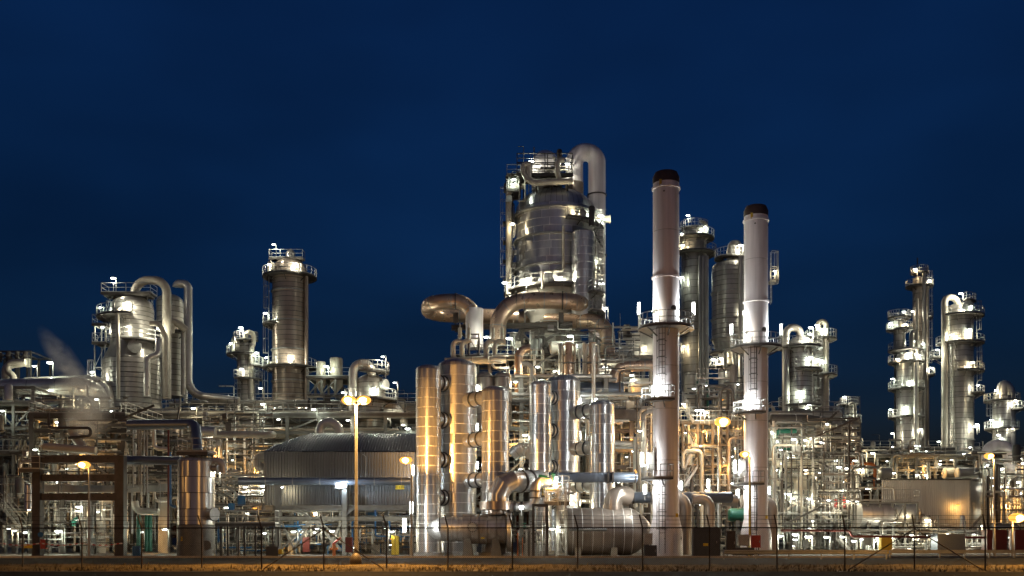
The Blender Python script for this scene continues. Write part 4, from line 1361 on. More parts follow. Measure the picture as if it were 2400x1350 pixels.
pipe('cream C shaped pipe on the far left roof', [(60, 849, 115.5), (20, 850, 115.5), (18, 872, 115.5), (32, 880, 115.5), (32, 905, 115.5)], .36, 'cream', .8)
lamp(vv, 80, 858, 115, 500, .34, 1.8); lamp(vv, 117, 850, 115, 1100, .55, 2.4)
pipe('long fat silver pipe ending in a wide elbow at the far left', [(-60, 912, 110), (205, 905, 110), (232, 925, 112), (236, 985, 113)], .98, 'pipe', [0, 2.5, 2.5, 0], n=24, seg=8, joints=3)
pipe('steel pipe lying behind the fat silver pipe at left', [(60, 900, 117), (250, 893, 117), (255, 960, 117)], .75, 'pipe', 2, n=18)
lamp(vv, 98, 927, 108.5, 700, .46, 1.5, arm=-.3); lamp(vv, 226, 936, 108.5, 450, .3, 1.2); lamp(vv, 183, 935, 108.5, 450, .3, 1.2)

# tower cluster left centre
L3 = Col('slim_column', 'slim short column with crowded platforms between the two left towers', 576, 800, 960, 40, 140, 'clad_dull', course=11, dome=.3)
L3.platform(832, -120, 40, 1.4)
L3.platform(799, -90, 90, 1.1, r=.6)
L3.platform(858, 30, 110, 1.3)
L3.platform(890, -30, 100, 1.1)
L3.ladder(60, 832, 960, .4)
L3.ladder(-20, 890, 950, .4)
L3.pipe([(576, 800, 139), (576, 778, 139), (594, 780, 139), (594, 805, 139), (588, 818, 139), (588, 955, 138)], .34, 'cream', .8)
L3.nozzle(-60, 812, .9, .6, 'cream')
for px, py, wt in ((564, 768, 700), (541, 805, 300), (601, 827, 300), (566, 865, 300), (582, 958, 900)):
    L3.lamp(px, py, -.6, watt=wt, size=.42, pole=1.2)
L4 = Col('tall_left_column', 'tall brown steel column with railed crown left of the centre', 679, 606, 968, 80, 140, 'clad_warm', course=11, dome=.36, rings=(685, 755, 822, 895))
L4.platform(650, -180, 180, 1.35)
L4.platform(762, -140, -35, 1.3)
L4.platform(863, -180, 180, 1.35)
L4.ladder(-65, 650, 762, .5)
L4.ladder(-75, 863, 960, .6)
L4.ladder(-78, 762, 863, .5)
tp = frame('column_top_landing', 'narrow landing perched on the dome of the tall brown column', 635, 706, 139, 1.2, (605,), 3, 1, 'dark', .16, decks=(606,), rails=(606,), braces=0, ground=False, kind='bar', cat='platform', backrails=True)
for px in (652, 670, 692):
    q = W(px, 606, 139.5)
    member('leg', tp, (q.x, 139.5, GZ(632, 139.5)), (q.x, 139.5, q.z), .2, 'dark')
q = W(681, 606, 139.5)
MB().tube(q - Vector((0, 0, 1)), q + Vector((0, 0, .6)), .62, 16).ell(q + Vector((0, 0, .6)), (.62, .62, .62), 16, 8).build('top_nozzle', 'clad', L4.o)
L4.pipe([(718, 640, 139), (718, 960, 139)], .28, 'clad_warm')
lamp(tp, 641, 573, 138, 700, .42, 1.6)
for px, py, wt in ((631, 620, 450), (693, 618, 1300), (622, 734, 350), (623, 838, 350), (682, 836, 1300), (642, 955, 700), (717, 953, 500)):
    L4.lamp(px, py, -1.0 if wt > 1000 else .4, watt=wt, size=.4, pole=1.3)
L4.nozzle(-72, 860, .6, .6, 'cream')
L4.nozzle(-60, 632, .7, .5, 'cream')
L5 = Col('hooped_column', 'squat domed column with a big pipe hoop behind the double street lamp', 868, 878, 1025, 70, 118, 'clad_dull', course=12, dome=.3)
L5.platform(938, -120, 150, 1.3)
L5.platform(873, -30, 120, 1.6, r=.6)
L5.ladder(10, 880, 938, .3)
L5.pipe([(828, 985, 117), (828, 852, 117), (871, 852, 117), (871, 885, 117.5)], .52, 'pipe', 1.06, n=18, name='hoop_pipe')
L5.nozzle(60, 905, .5, .5)
L5.pipe([(900, 965, 117), (945, 970, 117), (948, 1000, 117)], .45, 'cream', .9)
L5.pipe([(900, 950, 119), (935, 957, 119), (940, 975, 119)], .4, 'pipe', .9)
for px, py, wt in ((897, 836, 600), (925, 897, 500), (804, 920, 400), (877, 912, 600)):
    L5.lamp(px, py, -.3, watt=wt, size=.36, pole=2.4)
mt = frame('tank_stand', 'braced stand with two white pots left of the hooped column', 722, 818, 132, 5, (884, 925), 3, 1, 'frame', .3, decks=(884,), rails=(884,), braces=1, ground=False)
for px, wd, yt in ((749, 22, 845), (785, 30, 836)):
    p0 = W(px, 925, 132)
    rr = wd / 2 * 132 / F
    MB().lathe((p0.x, 133, 0), [(.1, GZ(918, 132)), (rr * .5, GZ(912, 132)), (rr, GZ(902, 132)), (rr, GZ(yt + 3, 132)), (rr * .9, GZ(yt, 132)), (.02, GZ(yt - 1, 132))], 24).build('pot', 'cream', mt)
lamp(mt, 764, 858, 131, 700, .35, 1.2)

# ------------------------------------------------------------------ pipe racks and process structures, left half
RKL = 'pipe on the tiered rack left of the corrugated hall'
RKG = 'pipes of the tiered rack at left'
rk = frame('pipe_rack', 'long tiered pipe rack running across the left half of the plant', 290, 980, 112, 9, (972, 1010, 1048, 1090, 1130), 9, 1, 'frame', .34, rails=(972,), decks=(972,), braces=.25)
rk2 = frame('rear_pipe_rack', 'farther pipe rack standing behind the left columns', 400, 980, 131, 7, (945, 990, 1040), 7, 1, 'frame', .34, rails=(945,), decks=(), braces=.3)
tgL, tgF, tgH = Tangle(), Tangle(), Tangle()
for i, (py, n_, rr) in enumerate(((968, 5, .30), (1008, 7, .26), (1046, 7, .22), (1088, 6, .24), (1128, 6, .2))):
    pipe_run(295, 975, py, 112.4, 120.4, n_, RKL, RKG, .07, rr, seed=50 + i, drop=.35, tg=tgL)
for i, py in enumerate((943, 988, 1038)):
    pipe_run(405, 975, py, 131.4, 137, 5, 'pipe on the farther rack behind the left columns', 'pipes of the farther rack', .1, .42, seed=60 + i, drop=.2, tg=tgL)
risers(300, 620, 965, 1295, 108.5, 111.5, 46, 'thin upright pipe standing in front of the left pipe rack', 'risers at the left rack', seed=71, tg=tgL)
risers(620, 980, 935, 1010, 122, 130, 26, 'upright pipe rising behind the corrugated hall', 'risers behind the hall', .05, .18, seed=72, tg=tgL)
risers(0, 300, 990, 1295, 100, 112, 54, 'thin upright pipe inside the far left process structure', 'risers in the far left structure', seed=73, tg=tgF)
pipe('dark blue pipe turning down onto the squat tank at left', [(300, 996, 92), (458, 994, 92), (463, 1060, 88)], .46, 'navy', [0, 1.1, 0], n=18, seg=8)
pipe('dark blue grey pipe entering the squat tank from the left', [(290, 1078, 90), (425, 1080, 88)], .38, 'navy', n=18)
pipe('fat cream pipe with a rounded end at mid height left', [(500, 1018, 104), (632, 1019, 104), (640, 1019, 106)], .36, 'cream', .5, n=18)
pipe('short fat steel pipe above the squat tank', [(468, 1010, 101), (505, 1012, 101)], .46, 'pipe', n=18)
pipe('long steel pipe sweeping up at the foot of the tall brown column', [(665, 979, 117), (800, 976, 117), (836, 965, 117), (838, 930, 117)], .42, 'navy', [0, 2, 1.4, 0], n=18, seg=8)
pipe('steel arch pipe just above the hall roof', [(748, 1020, 108), (750, 990, 108), (792, 990, 108), (796, 1020, 108)], .48, 'pipe', 1.4, n=18)
pipe('cream elbow pipe at the left edge of the corrugated hall', [(640, 1072, 106), (605, 1072, 106), (602, 1088, 106), (622, 1106, 106)], .5, 'cream', .8, n=18)
for px, py, wt, Yq in ((453, 957, 700, 109), (541, 1020, 500, 109), (616, 947, 600, 109), (610, 910, 400, 128), (735, 960, 500, 110), (815, 985, 600, 110), (955, 1005, 600, 110), (945, 996, 400, 112), (490, 1018, 600, 107), (506, 1103, 400, 106), (575, 1142, 900, 104), (617, 1139, 700, 104), (620, 1150, 500, 106), (530, 1190, 400, 105), (560, 1190, 400, 105), (430, 1240, 500, 100)):
    lamp(rk, px, py, Yq, wt * .6, .36, 1.4)

# far left process structure: steel frame on two red-brown portals
pg = thing('portal_frame', 'heavy red brown portal frame with four cross beams at the far left', 'frame', W(190, 1300, 88))
for px in (89, 283):
    a_ = W(px, 1300, 88)
    MB().box((a_.x, 88, GZ(1068, 88) / 2), (.78 if px > 200 else .68, .8, GZ(1068, 88))).build('post', 'rustframe', pg, smooth=False)
for py, hh in ((1076, 18), (1120, 16), (1165, 16)):
    a_ = W(98, py, 88); b_ = W(272, py, 88)
    MB().bar(a_ + Vector((0, .1, 0)), b_ + Vector((0, .1, 0)), .5, hh * 88 / F).build('beam', 'rustframe', pg, smooth=False)
    for k in range(5):
        q = a_.lerp(b_, (k + .5) / 5)
        MB().tube(q + Vector((0, -.18, .05)), q + Vector((0, .0, .05)), .07, 8).build('bolt_hole', 'black', pg)
a_ = W(98, 1146, 94); b_ = W(272, 1146, 94)
MB().bar(a_, b_, .5, .65).build('beam', 'concrete', pg, smooth=False)
up = frame('upper_deck_frame', 'dark steel deck frame carrying the fat silver pipe at left', 75, 290, 98, 10, (972, 1005, 1060), 3, 1, 'dark', .4, decks=(972,), rails=(972,), braces=.5, backrails=True)
lf = frame('side_process_structure', 'crowded grey process structure at the left edge', -60, 78, 101, 12, (905, 945, 1000, 1060, 1120, 1190), 3, 2, 'frame', .28, decks=(945, 1060, 1190), rails=(945, 1060, 1190), braces=.4)
for i, py in enumerate((960, 1000, 1050, 1110, 1180)):
    pipe_run(-50, 300, py, 102, 112, 5, 'pipe run threaded through the far left process structure', 'pipe runs in the far left structure', .06, .26, seed=80 + i, drop=.4, tg=tgF)
for i, py in enumerate((985, 1030, 1092)):
    pipe_run(100, 430, py, 95, 101, 3, 'pipe crossing behind the red brown portal frame', 'pipes behind the portal frame', .08, .24, seed=90 + i, drop=.3, mats=['rustframe', 'frame', 'pipe', 'cream'], tg=tgF)
pipe('fat cream pipe lying on the red brown portal frame', [(103, 1047, 90), (225, 1056, 90)], .34, 'cream', n=16)
pipe('slanting cream pipe dropping onto the portal frame', [(168, 1000, 93), (172, 1020, 93), (198, 1052, 92)], .4, 'cream', .5, n=16)
pipe('thin brown drain pipe bent in steps above the portal frame', [(113, 968, 92), (115, 1003, 92), (212, 1003, 92), (212, 1022, 92), (160, 1026, 92)], .13, 'rustframe', .3)
for px, wd_ in ((312, 'leftmost'), (325, 'second from left'), (330, 'middle'), (338, 'second from right'), (345, 'rightmost')):
    pipe('thin conduit pipe left of the squat tank, %s of five' % wd_, [(px, 1008, 90 + (px % 5) * .4), (px, 1142 if px < 330 else 1160, 90 + (px % 5) * .4)], .07, 'galv', group='conduits by the squat tank')
pipe('steel pipe stepping down beside the conduits', [(360, 1004, 94), (362, 1050, 94), (395, 1054, 94)], .2, 'pipe', .4)
pipe('red fire water pipe standing beside the squat tank', [(395, 1008, 89), (394, 1240, 89)], .085, 'dark_red')
pipe('dark blue pipe standing beside the red pipe', [(399, 1060, 89.4), (399, 1186, 89.4), (412, 1188, 89.4)], .11, 'blue', .3)
pipe('cream elbow pipe low behind the squat tank', [(316, 1175, 96), (320, 1198, 96), (372, 1200, 96)], .32, 'cream', .6)
for px, wd_ in ((325, 'left'), (344, 'middle'), (352, 'right')):
    pipe('thick green upright pipe behind the fence, %s of three' % wd_, [(px, 1208, 95), (px, 1292, 95)], .19, 'green', group='green uprights at left')
pipe('green elbow pipe low at the far left', [(172, 1232, 97), (174, 1218, 97), (184, 1216, 97)], .24, 'green', .4)
for px, w_ in ((160, 60), (225, 46), (385, 44), (190, 30), (245, 28)):
    a_ = W(px, 1300, 104)
    tag(MB().box((a_.x, 104 + (px % 7), GZ(1165, 104) / 2), (w_ * 104 / F / 2, .9, GZ(1165, 104))).build('concrete_pillar', 'concrete', smooth=False), 'pale concrete pillar under the far left structure, in the row behind the portal', 'pillar', 'concrete pillars at far left')
bm = W(352, 1143, 98); bm2 = W(392, 1143, 98)
tag(MB().bar(W(300, 1145, 98), W(395, 1143, 98), .8, .75).build('concrete_beam', 'concrete', smooth=False), 'pale concrete beam behind the conduits', 'beam')
sl = thing('stairway', 'steel stairway climbing at the far left behind the fence', 'stairs', W(25, 1300, 96))
for s_ in (0, 1.1):
    MB().bar(W(-6, 1175, 96) + Vector((0, s_, 0)), W(48, 1240, 96) + Vector((0, s_, 0)), .08, .25).build('stringer', 'galv', sl, smooth=False)
    railing(MB(), [W(-6, 1172, 96) + Vector((0, s_, 0)), W(48, 1237, 96) + Vector((0, s_, 0))], 1.0, .05, 1.0, False).build('railing', 'galv', sl, smooth=False)
for k in range(12):
    q = W(-6, 1175, 96).lerp(W(48, 1240, 96), (k + .5) / 12)
    MB().box((q.x, 96.55, q.z), (.28, 1.05, .04)).build('step', 'galv', sl, smooth=False)
for px, py, wt, Yq in ((82, 1054, 500, 95), (150, 1058, 350, 95), (49, 1137, 400, 97), (68, 1195, 350, 95), (185, 1188, 1100, 95), (33, 1244, 500, 93), (58, 1248, 500, 93), (137, 1245, 1500, 95), (386, 1241, 900, 92), (5, 963, 500, 99), (20, 1238, 300, 93), (63, 1085, 350, 95), (330, 1247, 300, 97), (230, 1200, 500, 101)):
    lamp(lf, px, py, Yq, wt * .55, .3 if wt < 1000 else .45, 1.3)
lg = frame('side_landing_cage', 'small railed landing on the left post of the portal frame', 54, 90, 87.2, 1.6, (1103,), 1, 1, 'dark', .12, decks=(1103,), rails=(1103,), braces=0, ground=False, kind='bar', cat='platform', backrails=True)
ladder_mesh(MB(), (W(60, 1300, 87.6).x, 87.6, GZ(1103, 87.6)), (W(60, 1300, 87.6).x, 87.6, GZ(1050, 87.6)), Vector((0, -1, 0)), .5, False).build('ladder', 'galv', lg, smooth=False)
sd = Col('small_drum', 'small upright steel drum beside the left portal post', 67, 1132, 1195, 18, 92, 'clad', course=20, dome=.2, cat='vessel')

# squat tank D-660
DT = Col('squat_tank', 'squat steel tank with yellow number plate behind the fence at left', 460, 1070, 1300, 84, 84, 'clad', course=36, panels=5, dome=.13, gores=26, seam='dark', cat='tank', ground=True)
MB().lathe((DT.x, DT.Y, 0), [(DT.r + .07, 0), (DT.r + .07, 1.0), (DT.r + .03, 1.02), (DT.r + .03, GZ(1232, 84)), (DT.r - .02, GZ(1231, 84))], 40).build('skirt', 'frame', DT.o)
DT.nozzle(78, 1100, .28, .5)
DT.nozzle(60, 1206, .42, .6)
DT.pipe([(500, 1080, 84), (522, 1080, 84), (524, 1110, 84)], .3, 'pipe', .6)
MB().lathe((W(493, 1278, 84).x, DT.Y - DT.r * .62 - .25, GZ(1278, 84)), [(.02, .0), (.4, .0), (.42, .5)], 20, 'Y').build('manway', 'frame', DT.o)
text_sign('number_plate', '', 'D-660', 434, 1263, 84 - DT.r * .82 - .1, 20, 10, parent=DT.o)
dp = frame('tank_top_platform', 'little railed platform on top of the squat tank', 424, 482, 83.2, 2, (1062,), 2, 1, 'dark', .12, decks=(1063,), rails=(1062,), braces=0, ground=False, kind='bar', cat='platform', backrails=True)
lamp(dp, 506, 1103, 84, 350, .25, 1)
sdk = frame('tank_side_landing', 'railed landing at the lower right of the squat tank', 478, 640, 86.5, 2, (1230,), 4, 1, 'dark', .14, decks=(1230,), rails=(1230,), braces=0, kind='bar', cat='platform')
q_ = thing('barrier_tape', 'red and white barrier tape strung behind the fence at left', 'barrier tape', W(140, 1275, 84))
rn = random.Random(9)
xs_ = list(range(0, 290, 7))
for i in range(len(xs_) - 1):
    sag = lambda x: 1273 + 5 * math.sin((x % 95) / 95 * math.pi)
    MB().bar(W(xs_[i], sag(xs_[i]), 84), W(xs_[i + 1], sag(xs_[i + 1]), 84), .01, .09).build('tape_piece', 'red' if i % 2 else 'white', q_, smooth=False)

# ------------------------------------------------------------------ corrugated hall on its steel legs
def hall():
    Y0, dep = 95.0, 13.0
    o = thing('corrugated_hall', 'raised grey corrugated hall with dark ribbed roof left of the amber vessels', 'building', W(800, 1300, Y0))
    xa, xb = W(622, 0, Y0).x, W(973, 0, Y0).x
    z0, ze = GZ(1183, Y0), GZ(1060, Y0)
    n = 9
    wd = (xb - xa) / n
    sh = corrugated(MB(), (0, 0, 0), Vector((1, 0, 0)), Vector((0, 0, 1)), wd - .015, ze - z0, .27, .13).mesh('wall_sheet', 'corr', smooth=False)
    for i in range(n):
        put('wall_sheet', sh, o, (xa + i * wd - o.location.x, Y0 - o.location.y, z0 - o.location.z))
    nd = 4
    wy = dep / nd
    sh2 = corrugated(MB(), (0, 0, 0), Vector((0, -1, 0)), Vector((0, 0, 1)), wy - .015, ze - z0, .27, .13, Vector((-1, 0, 0))).mesh('wall_sheet', 'corr', smooth=False)
    for i in range(nd):
        put('wall_sheet', sh2, o, (xa - o.location.x, Y0 + (i + 1) * wy - o.location.y, z0 - o.location.z))
        put('wall_sheet', sh2, o, (xb - o.location.x, Y0 + (i + 1) * wy - o.location.y, z0 - o.location.z))
    # hipped, slightly arched roof in ribbed sheets
    zr = ze + 2.3
    nr = 56
    for i in range(nr):
        t0, t1 = i / nr, (i + 1) / nr
        x0, x1 = xa - .25 + (xb - xa + .5) * t0, xa - .25 + (xb - xa + .5) * t1 - .03
        def hz(x):
            return min(1.0, ((x - xa + .25) / (xb - xa) / .26) ** .8) if x < xa + (xb - xa) * .26 else 1.0
        b = MB()
        m_ = 5
        k_ = 4
        for jj in range(m_ + 1):
            s_ = jj / m_
            for kk in range(k_ + 1):
                x = x0 + (x1 - x0) * kk / k_
                lift = .055 if kk in (1, 2) else 0
                hh = hz(x)
                y = Y0 - .35 + s_ * (dep / 2 + .35)
                z = ze + .05 + (zr - ze) * min(hh, math.sin(s_ * math.pi / 2)) + lift
                b.v.append((x, y, z))
        for jj in range(m_):
            for kk in range(k_):
                a_ = jj * (k_ + 1) + kk
                b.f.append((a_, a_ + 1, a_ + k_ + 2, a_ + k_ + 1))
        b.build('roof_sheet', 'corr_roof', o)
    b = MB().add([(xa - .25, Y0 + dep / 2, ze + .05), (xa + (xb - xa) * .26, Y0 + dep / 2, zr), (xb + .25, Y0 + dep / 2, zr), (xb + .25, Y0 + dep, ze), (xa - .25, Y0 + dep, ze)], [(0, 1, 2, 3, 4)])
    b.build('rear_roof', 'corr_roof', o, smooth=False)
    MB().box(((xa + xb) / 2, Y0 + dep / 2, z0 - .1), (xb - xa, dep, .14)).build('floor_slab', 'concrete', o, smooth=False)
    MB().box(((xa + xb) / 2, Y0 + .3, z0 - .3), (xb - xa, .4, .35)).build('edge_beam', 'frame', o, smooth=False)
    q = W(857, 1070, Y0 - .1)
    MB().sweep(fillet([Vector((q.x - .3, Y0 - .12, q.z + .2)), Vector((q.x, Y0 - .15, q.z)), Vector((q.x, Y0 - .15, z0))], .15), .06, 8).build('downpipe', 'galv', o)
    text_sign('hall_sign', '', 'C 130', 937, 1142, Y0 - .12, 20, 10, parent=o)
    xg = lambda px: W(px, 0, Y0).x
    for px in (655, 682, 810, 905, 965):
        for dy in (0.3, 6, dep - .5):
            member('leg', o, (xg(px), Y0 + dy, 0), (xg(px), Y0 + dy, z0 - .15), .36, 'frame', 'ibeam')
    for py in (1191, 1216):
        member('beam', o, (xa - 1, Y0, GZ(py, Y0)), (xb, Y0, GZ(py, Y0)), .3, 'frame', 'ibeam', .42)
    return o
H = hall()
fr = thing('front_pipe_stand', 'grey painted steel stand with crossed braces in front of the hall', 'steel structure', W(735, 1300, 91))
for px, top in ((652, 1130), (808, 1138)):
    q = W(px, 1300, 91)
    member('post', fr, (q.x, 91, 0), (q.x, 91, GZ(top, 91)), .42, 'frame', 'ibeam')
for py in (1190, 1216):
    member('beam', fr, W(640, py, 91.3), W(965, py, 91.3), .3, 'frame', 'ibeam', .4)
for (x_, y_), (x2, y2) in (((735, 1220), (655, 1290)), ((735, 1220), (800, 1290)), ((728, 1220), (690, 1290)), ((742, 1220), (785, 1250)), ((660, 1225), (690, 1290)), ((690, 1190), (730, 1216)), ((830, 1190), (800, 1216)), ((800, 1225), (770, 1290))):
    member('brace', fr, W(x_, y_, 91.1), W(x2, y2, 91.1), .2, 'frame', 'bar')
tube = pipe('long blue grey pipe running in front of the corrugated hall', [(560, 1128, 90.5), (962, 1128, 90.5)], .34, 'navy', n=20, joints=2.4)
tube_lamp(fr, 799, 1133, 1145, 89.2, 800, .46, kind='cool')
for px, py, wt, Yq in ((743, 1238, 900, 88.5), (688, 1246, 500, 88.5), (778, 1245, 500, 88.5), (918, 1246, 700, 88.5), (902, 1237, 300, 89), (707, 1245, 400, 92), (720, 1232, 300, 93), (660, 1142, 500, 93), (880, 1215, 400, 97), (740, 1205, 700, 98), (620, 1250, 300, 92)):
    lamp(fr, px, py, Yq, wt * .55, .3 if wt < 800 else .38, 1.0)
tube_lamp(fr, 948, 1216, 1248, 81, 1300, .15)
tube_lamp(fr, 964, 1176, 1206, 82.5, 600, .13)
tube_lamp(fr, 967, 1090, 1116, 92, 500, .14)
cab = frame('compressor_deck', 'crowded machine level under the corrugated hall', 500, 968, 100, 8, (1180, 1216, 1262), 7, 1, 'frame', .24, decks=(1216, 1262), rails=(1216, 1262), braces=.5, kind='bar')
risers(500, 975, 1185, 1298, 92, 104, 90, 'thin pipe or conduit on the machine level under the hall', 'small pipes under the hall', .03, .1, seed=101, mats=['galv', 'dark', 'cream', 'frame', 'galv', 'rustframe', 'blue', 'pipe'], tg=tgH)
for i, py in enumerate((1200, 1232, 1255, 1275)):
    pipe_run(500, 970, py, 93, 104, 4, 'pipe run on the machine level under the hall', 'pipe runs under the hall', .05, .18, seed=110 + i, drop=.5, mats=['galv', 'dark', 'cream', 'frame', 'pipe'], tg=tgH)
tag(MB().box(W(871, 1199, 96.5), (1.1, .8, 1.2)).build('blue_cabinet', 'blue', smooth=False), 'bright blue cabinet under the right end of the hall', 'cabinet')
tag(MB().box((W(818, 1288, 88).x, 88, .95), (.55, .5, 1.3)).build('red_cabinet', 'dark_red', smooth=False), 'red cabinet beside the street lamp foot', 'cabinet')
tag(MB().box((W(718, 1288, 90).x, 90, .95), (.55, .5, 1.3)).build('red_cabinet', 'dark_red', smooth=False), 'red cabinet behind the crossed braces', 'cabinet')
hy = thing('hydrant', 'red fire hydrant monitor left of the street lamp pole', 'hydrant', W(783, 1300, 88))
p_ = W(783, 1300, 88)
MB().tube((p_.x, 88, 0), (p_.x, 88, 1.0), .14, 12).tube((p_.x - .35, 88, .6), (p_.x + .35, 88, .6), .11, 10).build('body', 'orange', hy)
MB().tube((p_.x - .1, 88, 1.0), (p_.x + .6, 87.8, 1.55), .08, 10).build('nozzle', 'red', hy)
for px in (922, 931):
    tag(MB().box((W(px, 1280, 88.5).x, 88.5, GZ(1278, 88.5)), (.3, .3, 1.65)).build('yellow_bollard', 'yellow', smooth=False), 'yellow painted column guard near the narrow amber vessel', 'bollard', 'yellow column guards')
bx = thing('grit_bin', 'dark grit bin with yellow end on the ground before the hall', 'bin', W(642, 1300, 82))
p_ = W(640, 1300, 82)
MB().box((p_.x, 82, .45), (.95, .7, .7)).build('body', 'cabinet', bx, smooth=False)
MB().box((p_.x, 82, .83), (1.0, .75, .06)).build('lid', 'cabinet', bx, smooth=False)
MB().box((p_.x + .62, 82, .45), (.28, .5, .4)).build('end_box', 'yellow', bx, smooth=False)
bb = thing('blue_barrel', 'small blue plastic barrel standing at the left behind the fence', 'barrel', W(320, 1300, 84))
p_ = W(320, 1300, 84)
MB().lathe((p_.x, 84, 0), [(.3, 0), (.33, .1), (.33, .75), (.3, .82), (.02, .82)], 18).build('body', 'blue', bb)
MB().lathe((p_.x, 84, .8), [(.34, 0), (.34, .06), (.02, .09)], 18).build('lid', 'blue', bb)
hz_ = thing('fire_box', 'red fire hose box on the left portal post', 'box', W(106, 1275, 87))
MB().box(W(104, 1275, 87), (.5, .4, .8)).build('box', 'red', hz_, smooth=False)
MB().box(W(111, 1274, 86.9), (.14, .42, .7)).build('hinge_side', 'dark', hz_, smooth=False)
rs = thing('round_sign', 'round blue sign on the left portal post', 'sign', W(95, 1253, 87))
MB().tube(W(95, 1253, 86.9), W(95, 1253, 86.85), .22, 20).build('disc', 'blue', rs)
yb = thing('hose_sign', 'small yellow sign plate low at the left edge', 'sign', W(66, 1282, 86))
MB().box(W(66, 1280, 86), (.7, .03, .35)).build('plate', 'signy', yb, smooth=False)

clutter(tgL, 290, 980, 955, 1120, 121, 130, 420, 501)
clutter(tgL, 290, 640, 960, 1290, 104, 112, 260, 521, rmax=.09, mats=['dark', 'rustframe', 'frame', 'galv', 'clad_warm'])
clutter(tgL, 400, 640, 1100, 1290, 100, 112, 190, 502)
clutter(tgL, 300, 980, 930, 1000, 131, 140, 110, 503)
clutter(tgF, -40, 300, 930, 1290, 100, 116, 330, 504)
clutter(tgF, -20, 300, 985, 1290, 93, 101, 160, 522, rmax=.08, mats=['dark', 'rustframe', 'frame', 'galv', 'clad_warm'])
clutter(tgF, 100, 420, 985, 1160, 96, 104, 90, 505)
clutter(tgH, 500, 975, 1185, 1290, 93, 107, 380, 506, mats=['galv', 'frame', 'dark', 'cream', 'dark', 'rustframe', 'galv', 'blue', 'frame'], rmax=.1)
tgL.finish(rk); tgF.finish(lf); tgH.finish(cab)


sparkle(rk, 300, 960, 960, 1130, 111.6, 121, 26, 601)
sparkle(rk2, 420, 960, 930, 1000, 130.5, 138, 10, 602)
sparkle(lf, 0, 290, 960, 1280, 99, 110, 22, 603)
sparkle(cab, 505, 960, 1190, 1285, 92.5, 103, 22, 604, 50)
tgD, tgS, tgC, tgR, tgE = Tangle(), Tangle(), Tangle(), Tangle(), Tangle()
# ------------------------------------------------------------------ columns behind and right of the stacks
C5 = Col('bundled_column', 'tall dark column with bundled pipes behind the taller white stack', 1627, 530, 955, 58, 150, 'clad_dull', course=16, dome=.3)
C5.platform(560, -180, 180, 1.1)
C5.platform(596, -110, 130, 1.4)
C5.platform(538, -180, 180, .8, r=1.2)
for px, r_ in ((1640, .24), (1648, .28), (1656, .3)):
    C5.pipe([(px, 600, 147), (px, 955, 147)], r_, 'clad_dull')
C5.pipe([(1640, 520, 149), (1655, 516, 149), (1656, 560, 149)], .28, 'cream', .8)
C5.ladder(-60, 540, 660, .4); C5.ladder(-62, 660, 950, .4)
for px, py, wt in ((1598, 548, 500), (1600, 575, 600), (1652, 533, 300), (1598, 650, 400), (1612, 505, 250), (1602, 812, 500), (1640, 545, 500)):
    C5.lamp(px, py, 0, watt=wt, size=.36, pole=1.0)
C6 = Col('funnel_column', 'wide banded column narrowing to a funnel behind the shorter white stack', 1712, 611, 797, 86, 135, 'clad_dull', course=11, dome=.22, rings=(688, 750, 796), gores=30)
z1, z2 = GZ(797, 135), GZ(842, 135)
r_lo = 24 * 135 / F
MB().lathe((C6.x, 135, 0), [(C6.r - .02, z1), (r_lo, z2)], 36).build('funnel', 'clad', C6.o)
C6.courses(GZ(1010, 135), z2, r_lo * 1.15, .9, 0, 'clad_dull')
MB().lathe((C6.x, 135, 0), [(r_lo * 1.1, 0), (r_lo * 1.1, z2)], 30).build('lower_shell', 'dark', C6.o)
MB().lathe((C6.x + .6, 135, 0), [(1.1, GZ(630, 135)), (1.1, GZ(590, 135)), (.95, GZ(575, 135)), (.6, GZ(566, 135)), (.02, GZ(563, 135))], 24).build('hood', 'clad_dull', C6.o)
C6.platform(606, -180, 180, 1.2, r=.9)
C6.platform(828, -120, 40, 1.0, r=r_lo * 1.3)
C6.platform(860, -120, 90, 1.3, r=r_lo * 1.1)
C6.pipe([(1700, 860, 131), (1700, 822, 131), (1718, 818, 131), (1722, 850, 131), (1722, 960, 131)], .25, 'cream', .5)
for px, py, wt in ((1736, 575, 700), (1672, 843, 600), (1740, 730, 700), (1690, 840, 700)):
    C6.lamp(px, py, 0, watt=wt, size=.42, pole=1.3)
C6.pipe([(1736, 600, 132), (1736, 1000, 132)], .3, 'clad_dull')
C7 = Col('domed_column', 'domed column with lit crown right of the shorter stack', 1876, 788, 962, 56, 130, 'clad', course=11, dome=.34)
C7.platform(815, -180, 180, 1.2); C7.platform(868, -30, 110, 1.2); C7.platform(952, -180, 180, 1.2)
C7.ladder(50, 815, 950, .4); C7.ladder(-70, 815, 868, .4)
C7.pipe([(1876, 800, 130), (1876, 768, 130), (1842, 768, 130), (1842, 970, 129)], .48, 'clad_dull', .95, n=16, name='hoop_pipe')
for px, py, wt in ((1898, 783, 900), (1900, 768, 400), (1884, 800, 900), (1876, 918, 1300), (1900, 838, 500), (1918, 842, 400), (1896, 948, 500)):
    C7.lamp(px, py, -.3, watt=wt, size=.4, pole=1.3)
C8 = Col('slim_right_column', 'slim column with a hoop pipe right of the lit domed column', 1924, 768, 1000, 36, 134, 'clad_dull', course=12, dome=.4)
C8.platform(795, -120, 150, 1.0); C8.platform(880, -60, 150, 1.1)
C8.pipe([(1918, 775, 133), (1918, 754, 133), (1936, 754, 133), (1936, 1040, 133)], .36, 'cream', .5, n=14, name='hoop_pipe')
C8.ladder(-20, 790, 960, .3)
for px, py, wt in ((1914, 762, 500), (1930, 772, 500), (1924, 845, 400)):
    C8.lamp(px, py, -.3, watt=wt, size=.36, pole=1.0)
ls = thing('stack_side_ladder', 'small lit landing at the right edge of the shorter stack', 'platform', W(1812, 665, 100))
